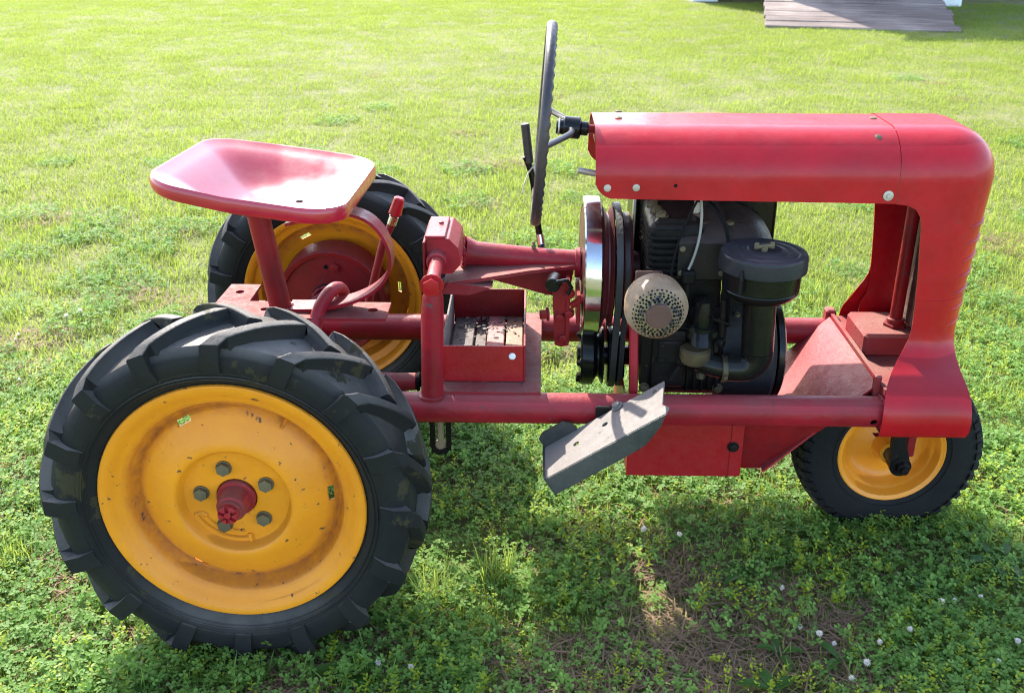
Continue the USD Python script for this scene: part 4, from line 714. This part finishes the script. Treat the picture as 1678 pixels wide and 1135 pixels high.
# steering wheel ----------------------------------------------------
sw = group('steering_wheel', trac)
ax = np.array([0.997, 0, -0.073]); ax /= np.linalg.norm(ax); up = np.array([0.073, 0, 0.997]); up /= np.linalg.norm(up); yv = np.array([0.013, 1.0, 0]); c0 = np.array([0.0255, 0, 0.816])
a = np.linspace(0, 2*np.pi, 200, endpoint=False); R0 = 0.1745
rimp = c0+R0*(np.cos(a)[:, None]*yv+np.sin(a)[:, None]*up)
def wheel_rim():
    n = 16; b = np.linspace(0, 2*np.pi, n, endpoint=False); v = []
    for k, an in enumerate(a):
        rad = math.cos(an)*yv+math.sin(an)*up; g = 1+0.14*math.sin(an*52)
        for q in b:
            fx, fr2 = math.cos(q), math.sin(q); w = g if fx > 0 else 1.0   # finger grips on the side away from the driver
            v.append(rimp[k]+ax*(0.0092*fx*w)+rad*0.0088*fr2)
    f = []; m = len(a)
    for i in range(m):
        for k in range(n):
            A, B, C, D = i*n+k, i*n+(k+1) % n, ((i+1) % m)*n+(k+1) % n, ((i+1) % m)*n+k; f += [[A, B, C], [A, C, D]]
    t = T(v, f); trimesh.repair.fix_normals(t); return t
obj('rim', wheel_rim(), M_wheelblack, sw, smooth=True)
hubc = c0+ax*0.048
for an in (math.radians(0), math.radians(180)):
    rad = math.cos(an)*yv+math.sin(an)*up
    obj('spoke', tube(smooth_path([hubc+rad*0.012, hubc+rad*0.035+ax*0.004, hubc+rad*0.075-ax*0.006, c0+rad*0.125+ax*0.022, c0+rad*(R0-0.004)+ax*0.004], 20), 0.0058, 10), M_wheelblack, sw)
obj('hub', cat([cyl(0.020, hubc-ax*0.012, hubc+ax*0.020, 28), cyl(0.0135, hubc-ax*0.024, hubc-ax*0.011, 20), cyl(0.013, hubc+ax*0.02, hubc+ax*0.034, 20)]), M_black, sw)
obj('hub_ring', cat([tube([hubc-ax*0.019+0.0142*(math.cos(q)*yv+math.sin(q)*up) for q in np.linspace(0, 2*np.pi, 24, endpoint=False)], 0.0016, 6, closed=True)]), M_steel, sw)
obj('steering_column', cyl(0.0085, hubc+ax*0.03, (0.32, 0, 0.793), 18), M_reddark, trac)
obj('column_bracket', cbox(0.119, 0.123, -0.03, 0.03, 0.79, 0.826, 0.001), M_reddark, trac)
obj('column_support', cbox(0.30, 0.33, -0.10, 0.10, 0.765, 0.785, 0.003), M_reddark, trac)
obj('throttle_rod', cat([tube([(0.088, -0.06, 0.7485), (0.16, -0.06, 0.735)], 0.0058, 12)]), M_steel, trac)
obj('lever_catch', sheet(np.array([[(0.012, 0.086, 0.722), (0.012, 0.096, 0.722)], [(0.000, 0.086, 0.706), (0.000, 0.096, 0.706)], [(-0.008, 0.085, 0.684), (-0.008, 0.097, 0.684)], [(-0.012, 0.086, 0.664), (-0.012, 0.096, 0.664)]]), 0.002), M_zinc, lv)

# foot rest ---------------------------------------------------------
def foot_rest():
    A, B = np.array([0.243, 0.415]), np.array([0.034, 0.279]); d = (A-B)/np.linalg.norm(A-B); L = np.linalg.norm(A-B); nrm = np.array([-d[1], d[0]])
    M4 = np.eye(4); M4[:3, 0] = [d[0], 0, d[1]]; M4[:3, 1] = [0, 1, 0]; M4[:3, 2] = [nrm[0], 0, nrm[1]]; M4[:3, 3] = [B[0], 0, B[1]]
    def put(t): t = t.copy(); t.apply_transform(M4); return t
    g = group('foot_rest', trac)
    top = Polygon([(0, -0.345), (L-0.012, -0.345), (L-0.004, -0.330), (L-0.014, -0.312), (L, -0.235), (0, -0.235)])
    top = holed(top, [(0.065, -0.285, 0.006), (0.125, -0.272, 0.006), (L-0.022, -0.252, 0.005)])
    obj('tread_plate', put(prism(top, -0.003, 0.0, 'xy')), M_step, g, smooth=False)
    side = Polygon([(0, -0.036), (L*0.55, -0.036), (L*0.72, -0.034), (L-0.03, -0.016), (L-0.012, -0.001), (0, -0.001)])
    obj('side_flange', put(prism(side, -0.3475, -0.3445, 'xz')), M_stepside, g, smooth=False)
    far = Polygon([(0.0, 0.0), (0.07, 0.0), (0.068, 0.016), (0.056, 0.028), (0.012, 0.028), (0.0, 0.02)])
    obj('heel_flange', put(prism(far, -0.2375, -0.2345, 'xz')), M_stepside, g, smooth=False)
    obj('end_lip', put(cbox(-0.003, 0.0, -0.347, -0.234, -0.035, 0.003, 0.0008)), M_stepside, g)
    obj('far_flange', put(prism(Polygon([(0, -0.02), (L-0.02, -0.02), (L-0.005, -0.001), (0, -0.001)]), -0.2375, -0.2345, 'xz')), M_stepside, g, smooth=False)
    obj('pivot_bolt', cat([put(hexhead((L*0.62, -0.238, 0.002), (0, 0, 1), 0.008, 0.006)), put(cyl(0.013, (L*0.63, -0.24, -0.02), (L*0.63, -0.20, -0.02), 20))]), M_step, g, smooth=25)
    obj('mount_bracket', cat([cbox(0.125, 0.20, -0.232, -0.224, 0.30, 0.36, 0.002), cyl(0.012, (0.15, -0.30, 0.315), (0.15, -0.22, 0.315), 16), hexhead((0.165, -0.27, 0.315), (0, -1, 0), 0.012, 0.01)]), M_engine, g)
foot_rest()

# ------------------------------------------------------------------ grass and plants
def blades(n, size, hmin, hmax, wmin, wmax, lean, r, curl=0.5, round_=False):
    """n tapered blades rooted in a square patch; each three segments long."""
    x, y = r.uniform(-size/2, size/2, n), r.uniform(-size/2, size/2, n)
    h = r.uniform(hmin, hmax, n); w = r.uniform(wmin, wmax, n); az = r.uniform(0, 2*np.pi, n); tilt = np.abs(r.normal(0, lean, n))
    d = np.stack([np.cos(az), np.sin(az), 0*az], 1); s = np.stack([-np.sin(az), np.cos(az), 0*az], 1); P = np.stack([x, y, 0*x-0.004], 1); V = []; levels = (0, 0.4, 0.75, 1)
    for k, t in enumerate(levels):
        an = tilt*(0.5+curl*t*2); c = P+d*(h*t*np.sin(np.minimum(an, 1.5)))[:, None]+np.array([0, 0, 1])*(h*t*np.cos(np.minimum(an, 1.45)))[:, None]
        ww = (w*(1, 0.95, 0.7, 0)[k]/2)[:, None]
        V += [c-s*ww, c+s*ww] if k < 3 else [c]
    V = np.stack(V, 1); base = np.arange(n)[:, None, None]*7
    F = np.array([[0, 1, 3], [0, 3, 2], [2, 3, 5], [2, 5, 4], [4, 5, 6]])[None]+base
    return T(V.reshape(-1, 3), F.reshape(-1, 3))
def stalks(n, size, r):
    """Dead stalks lying nearly flat, crossing one another."""
    V, F = [], []
    for k in range(n):
        c = np.array([r.uniform(-size/2, size/2), r.uniform(-size/2, size/2), r.uniform(0.001, 0.014)]); a = r.uniform(0, 6.283); l = r.uniform(0.02, 0.075); e = r.normal(0, 0.14)
        d = np.array([math.cos(a)*math.cos(e), math.sin(a)*math.cos(e), math.sin(e)])*l/2; q = np.array([-math.sin(a), math.cos(a), 0])*r.uniform(0.0005, 0.0013); b = np.array([0, 0, r.uniform(-0.003, 0.006)])
        V.append(np.array([c-d-q, c-d+q, c+b-q, c+b+q, c+d-q*0.5, c+d+q*0.5])); o = 6*k; F += [[o, o+1, o+3], [o, o+3, o+2], [o+2, o+3, o+5], [o+2, o+5, o+4]]
    return T(np.vstack(V), F)
def clover_patch(n, size, r, lmin=0.0045, lmax=0.0085, hmin=0.010, hmax=0.034):
    """Three-lobed leaves held on short stalks."""
    V, F = [], []; o = 0
    lob = np.array([(0, 0, 0), (0.55, 0.42, 0.10), (1.0, 0.36, 0.06), (1.08, 0, -0.02), (1.0, -0.36, 0.06), (0.55, -0.42, 0.10)])
    for k in range(n):
        c = np.array([r.uniform(-size/2, size/2), r.uniform(-size/2, size/2), r.uniform(hmin, hmax)]); L = r.uniform(lmin, lmax); a0 = r.uniform(0, 6.28)
        tx, ty = r.normal(0, 0.35, 2)
        for j in range(3):
            a = a0+j*2.094; ca, sa = math.cos(a), math.sin(a); p = lob*L; q = np.stack([p[:, 0]*ca-p[:, 1]*sa, p[:, 0]*sa+p[:, 1]*ca, p[:, 2]], 1); q[:, 2] += q[:, 0]*tx+q[:, 1]*ty
            V.append(c+q); F += [[o, o+1, o+2], [o, o+2, o+3], [o, o+3, o+4], [o, o+4, o+5]]; o += 6
        # stalk
        b = np.array([c[0]+r.normal(0, 0.004), c[1]+r.normal(0, 0.004), -0.003]); V.append(np.array([c, b+[0.0006, 0, 0], b-[0.0006, 0, 0]])); F.append([o, o+1, o+2]); o += 3
    return T(np.vstack(V), F)
def sprig_patch(n, size, r):
    """Small upright yellow-green sprigs with pairs of tiny leaves."""
    V, F = [], []; o = 0
    for k in range(n):
        b = np.array([r.uniform(-size/2, size/2), r.uniform(-size/2, size/2), 0]); H = r.uniform(0.03, 0.065); lean = r.normal(0, 0.25, 2)
        for q in range(r.integers(7, 13)):
            t = (q+1)/12; c = b+np.array([lean[0]*H*t, lean[1]*H*t, H*(0.25+0.75*t)]); a = q*2.4+r.uniform(-0.4, 0.4); L = r.uniform(0.006, 0.0105)*(1.15-0.4*t); e = r.uniform(0.0, 0.7)
            d = np.array([math.cos(a)*math.cos(e), math.sin(a)*math.cos(e), math.sin(e)]); s = np.array([-math.sin(a), math.cos(a), 0])*L*0.30
            V.append(np.array([c, c+d*L*0.5+s, c+d*L, c+d*L*0.5-s])); F += [[o, o+1, o+2], [o, o+2, o+3]]; o += 4
    return T(np.vstack(V), F)
def instancer(name, protos, mat, pos, idx, yaw, scale, **kw):
    pi = UsdGeom.PointInstancer.Define(stage, path_for(name, None)); base = str(pi.GetPath()); rel = []
    for k, t in enumerate(protos):
        m = usdkit.mesh(stage, f'{base}/patch_{k:03d}' if k else f'{base}/patch', t, mat); rel.append(m.GetPath())
    pi.CreatePrototypesRel().SetTargets(rel)
    pi.CreatePositionsAttr(Vt.Vec3fArray.FromNumpy(np.asarray(pos, np.float32))); pi.CreateProtoIndicesAttr(Vt.IntArray.FromNumpy(np.asarray(idx, np.int32)))
    q = [Gf.Quath(float(math.cos(w/2)), 0.0, 0.0, float(math.sin(w/2))) for w in yaw]; pi.CreateOrientationsAttr(Vt.QuathArray(q))
    s = np.asarray(scale, np.float32); s = np.repeat(s[:, None], 3, 1) if s.ndim == 1 else s; pi.CreateScalesAttr(Vt.Vec3fArray.FromNumpy(s))
    cd(pi.GetPrim(), kind='stuff', **kw); return pi
def field(cell_near, cell_far, y0=-1.5, y1=16.0, margin=0.8, power=1.0):
    """Jittered points over the lawn in view and a step to each side of it."""
    out = []; y = y0
    while y < y1:
        c = cell_near+(cell_far-cell_near)*np.clip((y-0.5)/6.0, 0, 1)**power; half = (y+1.857)*0.62+margin+0.9
        for x in np.arange(-half, half, c): out.append((x+rng.uniform(-c/2, c/2), y+rng.uniform(-c/2, c/2), c))
        y += c
    return np.array(out)
def masks(p):
    n1 = meshkit.fbm(np.c_[p[:, :2]*0.9, np.full(len(p), 1.7)]); n2 = meshkit.fbm(np.c_[p[:, :2]*2.3+9, np.full(len(p), 4.2)]); return n1, n2
BARE = [(0.31, -0.34, 0.15), (0.38, -0.43, 0.13), (0.16, -0.54, 0.13), (-0.40, -0.62, 0.10), (0.28, -0.24, 0.05), (0.05, -0.60, 0.08)]
def bare(p):
    v = np.zeros(len(p))
    for x, y, r in BARE: v = np.maximum(v, np.exp(-((p[:, 0]-x)**2+(p[:, 1]-y)**2)/(r*r)))
    return v
def shed_clear(p):
    return ~((p[:, 0] > 2.26+0.19*(p[:, 1]-8.5)) & (p[:, 0] < 4.12+0.19*(p[:, 1]-8.2)) & (p[:, 1] > 8.56-0.19*(p[:, 0]-2.3)) & (p[:, 1] < 10.8)) & ~((p[:, 0] > SX0-0.05) & (p[:, 1] > SY0-0.02))
S = 0.30
r_ = np.random.default_rng(11)
def build_lawn():
    p = field(0.145, 0.19); p = p[shed_clear(p)]; n1, n2 = masks(p); b = bare(p); near = np.clip((2.2-p[:, 1])/2.5, 0, 1)
    keep = rng.uniform(0, 1, len(p)) > np.maximum(b*0.95, near*0.12+0.2*near*(n2 > 0))
    p2 = p[keep]; nr = near[keep]; k = len(p2)
    tiles = [blades(470, S, 0.014, 0.038, 0.0016, 0.0032, 0.6, r_) for _ in range(4)]+[blades(340, S, 0.025, 0.055, 0.0018, 0.0036, 0.65, r_) for _ in range(2)]
    idx = np.where(rng.uniform(0, 1, k) < 0.22, rng.integers(4, 6, k), rng.integers(0, 4, k))
    instancer('grass', tiles, M_grass, np.c_[p2[:, :2], np.zeros(k)], idx, rng.uniform(0, 6.28, k), np.c_[np.full(k, 1.0), np.full(k, 1.0), rng.uniform(0.75, 1.2, k)*(1-0.15*nr)], label='short mown lawn grass all round the tractor', category='grass')
    # clover: thick near the tractor, patches further off
    p = field(0.118, 0.42, y1=7.0); p = p[shed_clear(p)]; n1, n2 = masks(p); b = bare(p); near = np.clip((1.6-p[:, 1])/2.2, 0, 1)
    keep = rng.uniform(0, 1, len(p)) < np.clip(near*1.05+0.07*np.clip(1-p[:, 1]/7, 0, 1)+0.5*np.clip(n1, 0, 1)*np.clip(1-p[:, 1]/5, 0, 1), 0, 1)*(1-np.clip(b*1.25, 0, 0.97))
    p = p[keep]; k = len(p); tiles = [clover_patch(210, 0.19, r_) for _ in range(5)]
    instancer('clover', tiles, M_clover, np.c_[p[:, :2], np.zeros(k)], rng.integers(0, 5, k), rng.uniform(0, 6.28, k), rng.uniform(0.85, 1.2, k), label='low green clover leaves spread through the lawn', category='clover')
    p = field(0.11, 0.5, y1=5.0); n1, n2 = masks(p); near = np.clip((1.2-p[:, 1])/1.6, 0, 1)
    keep = rng.uniform(0, 1, len(p)) < np.clip(near*0.85+0.08, 0, 1)*np.clip(0.25+3.6*n2, 0.05, 1)*(1-0.8*bare(p))
    p = p[keep]; k = len(p); tiles = [sprig_patch(16, 0.12, r_) for _ in range(4)]
    instancer('yellow_weed', tiles, M_yweed, np.c_[p[:, :2], np.zeros(k)], rng.integers(0, 4, k), rng.uniform(0, 6.28, k), rng.uniform(0.75, 1.25, k), label='yellow green sprigs of weed among the clover', category='weeds')
    # dry stalks: on the bare patches and thinly everywhere
    p = field(0.085, 0.5, y1=6.0); b = bare(p); keep = rng.uniform(0, 1, len(p)) < np.maximum(b*2.2, np.where(p[:, 1] < 0.3, 0.16, 0.04)); p = p[keep]; k = len(p)
    tiles = [stalks(150, 0.17, r_) for _ in range(4)]
    instancer('dry_grass', tiles, M_straw, np.c_[p[:, :2], np.full(k, 0.003)], rng.integers(0, 4, k), rng.uniform(0, 6.28, k), rng.uniform(0.8, 1.2, k), label='dry brown dead stalks lying on the bare patches', category='dry grass')
build_lawn()
def tyre_feet():
    pts = [(x, y) for x in np.arange(-0.72, -0.2, 0.035) for y in (-0.565, -0.53, -0.38)]+[(x, y) for x in np.arange(0.60, 0.90, 0.035) for y in (-0.105, 0.09)]
    p = np.array([(x+rng.uniform(-0.02, 0.02), y+rng.uniform(-0.015, 0.015)) for x, y in pts if rng.uniform() < (0.8 if x < 0 else 0.45)]); k = len(p)
    tiles = [T(np.vstack([a.vertices, b.vertices]), np.vstack([a.faces, b.faces+len(a.vertices)])) for a, b in ((blades(10, 0.05, 0.03, 0.085, 0.0018, 0.0032, 0.5, r_), clover_patch(14, 0.06, r_, hmin=0.025, hmax=0.06)) for _ in range(4))]
    instancer('tyre_side_growth', tiles, M_clover, np.c_[p, np.zeros(k)], rng.integers(0, 4, k), rng.uniform(0, 6.28, k), rng.uniform(0.8, 1.15, k), label='taller clover and grass grown up against the tyres', category='clover')
tyre_feet()

# white clover flowers, each a thing of its own
def clover_flower():
    g = group('clover_flower', None, (0.234, -0.145, 0), label='white clover flower in the shade left of its neighbour under the foot rest end', category='flower', group='white clover flowers in the lawn')
    obj('stem', tube([(0, 0, -0.005), (0.002, 0.001, 0.02), (0.003, 0.0, 0.040)], 0.0009, 6), M_stem, g)
    V, F = [], []; o = 0; r = np.random.default_rng(3)
    for k in range(46):
        z = 1-2*(k+0.5)/46; a = k*2.39996; d = np.array([math.sqrt(1-z*z)*math.cos(a), math.sqrt(1-z*z)*math.sin(a), z]); c = np.array([0.003, 0, 0.043]); s = np.cross(d, [0.3, 0.2, 0.9]); s /= np.linalg.norm(s); L = r.uniform(0.0055, 0.0085)
        t = np.cross(d, s); V.append(np.array([c+d*0.001, c+d*L*0.6+s*0.0014, c+d*L, c+d*L*0.6-s*0.0014, c+d*L*0.65+t*0.0012])); F += [[o, o+1, o+4], [o+1, o+2, o+4], [o+2, o+3, o+4], [o+3, o, o+4]]; o += 5
    obj('flower_head', T(np.vstack(V), F), M_petal, g, smooth=False); return g
fl = clover_flower()
FLOWERS = [(0.309, -0.148, 'white clover flower in the shade below the red belly guard'), (0.482, -0.422, 'white clover flower right of the bare straw patch'), (0.53, -0.464, 'white clover flower next to a smaller one right of the pale broad leaf'),
    (0.509, -0.446, 'smaller white clover flower in the pair right of the pale broad leaf'), (0.608, -0.463, 'lone white clover flower at the bottom midway between straw patch and right edge'), (0.671, -0.427, 'white clover flower below the trio in front of the front tyre'),
    (0.752, -0.355, 'left flower of the white clover trio in front of the front tyre'), (0.783, -0.34, 'middle flower of the white clover trio in front of the front tyre'), (0.834, -0.329, 'right flower of the white clover trio in front of the front tyre'),
    (0.847, -0.455, 'white clover flower closest to the right edge of the picture'), (0.796, -0.506, 'white clover flower in the bottom right corner'), (0.571, -0.522, 'right one of two white clover flowers at the bottom edge'),
    (0.534, -0.549, 'left one of two white clover flowers at the bottom edge'), (0.473, -0.317, 'white clover flower between front tyre and straw patch'), (-0.24, -0.537, 'left white clover flower at the bottom edge below the near rear tyre'),
    (-0.186, -0.538, 'right white clover flower at the bottom edge below the near rear tyre'), (-1.365, 0.999, 'sunlit clover flower left of the rear tyres, right one of the upper pair'), (-1.386, 0.945, 'sunlit clover flower left of the rear tyres, left one of the upper pair'),
    (-1.47, 0.796, 'lower clover flower of two near the left edge of the lawn'), (-1.336, 0.533, 'sunlit clover flower just left of the near rear tyre top'), (-1.478, 0.822, 'upper clover flower of two near the left edge of the lawn')]
for x, y, lab in FLOWERS: copy_of(fl, (x, y, 0), rng.uniform(0, 6.28), rng.uniform(0.65, 0.95), lab)

# broad leaved weeds: rosettes of strap leaves
def broad_weed(x, y, n, L, label, seed):
    r = np.random.default_rng(seed); g = group('broadleaf_weed', None, (x, y, 0), r.uniform(0, 6.28), label=label, category='weed')
    for k in range(n):
        a = 6.283*k/n+r.uniform(-0.35, 0.35); l = L*r.uniform(0.7, 1.1); e0 = r.uniform(0.5, 1.0); w = l*r.uniform(0.13, 0.2); rows = []
        for t in np.linspace(0, 1, 7):
            an = e0-1.1*t; c = np.array([math.cos(a), math.sin(a), 0])*l*t*math.cos(an*0.7)+np.array([0, 0, 0.012+l*(e0*t-0.72*t*t*e0)]); ww = w*(0.18+0.82*math.sin(math.pi*min(1, t*0.92+0.06))); s = np.array([-math.sin(a), math.cos(a), 0])
            rows.append([c-s*ww+[0, 0, ww*0.25], c-s*ww*0.5+[0, 0, ww*0.05], c, c+s*ww*0.5+[0, 0, ww*0.05], c+s*ww+[0, 0, ww*0.25]])
        obj('leaf', sheet(np.array(rows), 0.0006), M_broad, g, smooth=60)
for i, q in enumerate([(0.438, -0.472, 4, 0.055, 'broad leaved weed with pale wide leaves just right of the bare straw patch'), (0.406, -0.563, 4, 0.06, 'broad leaved weed at the bottom edge under the bare straw patch'),
    (0.42, -0.258, 5, 0.065, 'broad leaved weed with spread leaves left of the front tyre in shade'), (0.754, -0.289, 5, 0.06, 'broad leaved weed in front of the front tyre below the axle nut'),
    (0.924, -0.209, 6, 0.07, 'broad leaved weed with long leaves at the right edge beside the front tyre'), (0.538, -0.489, 4, 0.05, 'small broad leaved weed among white flowers at the bottom right'),
    (-0.751, -0.469, 4, 0.045, 'upright broad leaved weed in sun left of the rear tyre'), (-0.616, -0.493, 5, 0.05, 'broad leaved weed touching the foot of the near rear tyre'),
    (-0.737, -0.55, 4, 0.045, 'bright broad leaved weed at the bottom left corner of the lawn'), (-0.286, -0.543, 4, 0.07, 'broad leaved weed at the bottom edge below the near rear tyre')]):
    broad_weed(*q, seed=20+i)
for i, (x, y, n, h, lab) in enumerate([(-0.054, -0.27, 70, 0.11, 'dark green tuft of longer grass between rear tyre and foot rest'), (-0.17, -0.335, 80, 0.12, 'fine pale grass tuft beside the near rear tyre tread'), (-0.99, -0.24, 90, 0.085, 'sunny tuft of fine grass left of the near rear tyre')]):
    t = blades(n, 0.05, h*0.5, h, 0.0016, 0.003, 0.5, np.random.default_rng(60+i), 0.6); g = obj('grass_tuft', t, M_grass, None, smooth=False, label=lab, category='grass tuft')
    UsdGeom.Xformable(g).AddTranslateOp().Set(Gf.Vec3d(x, y, 0))
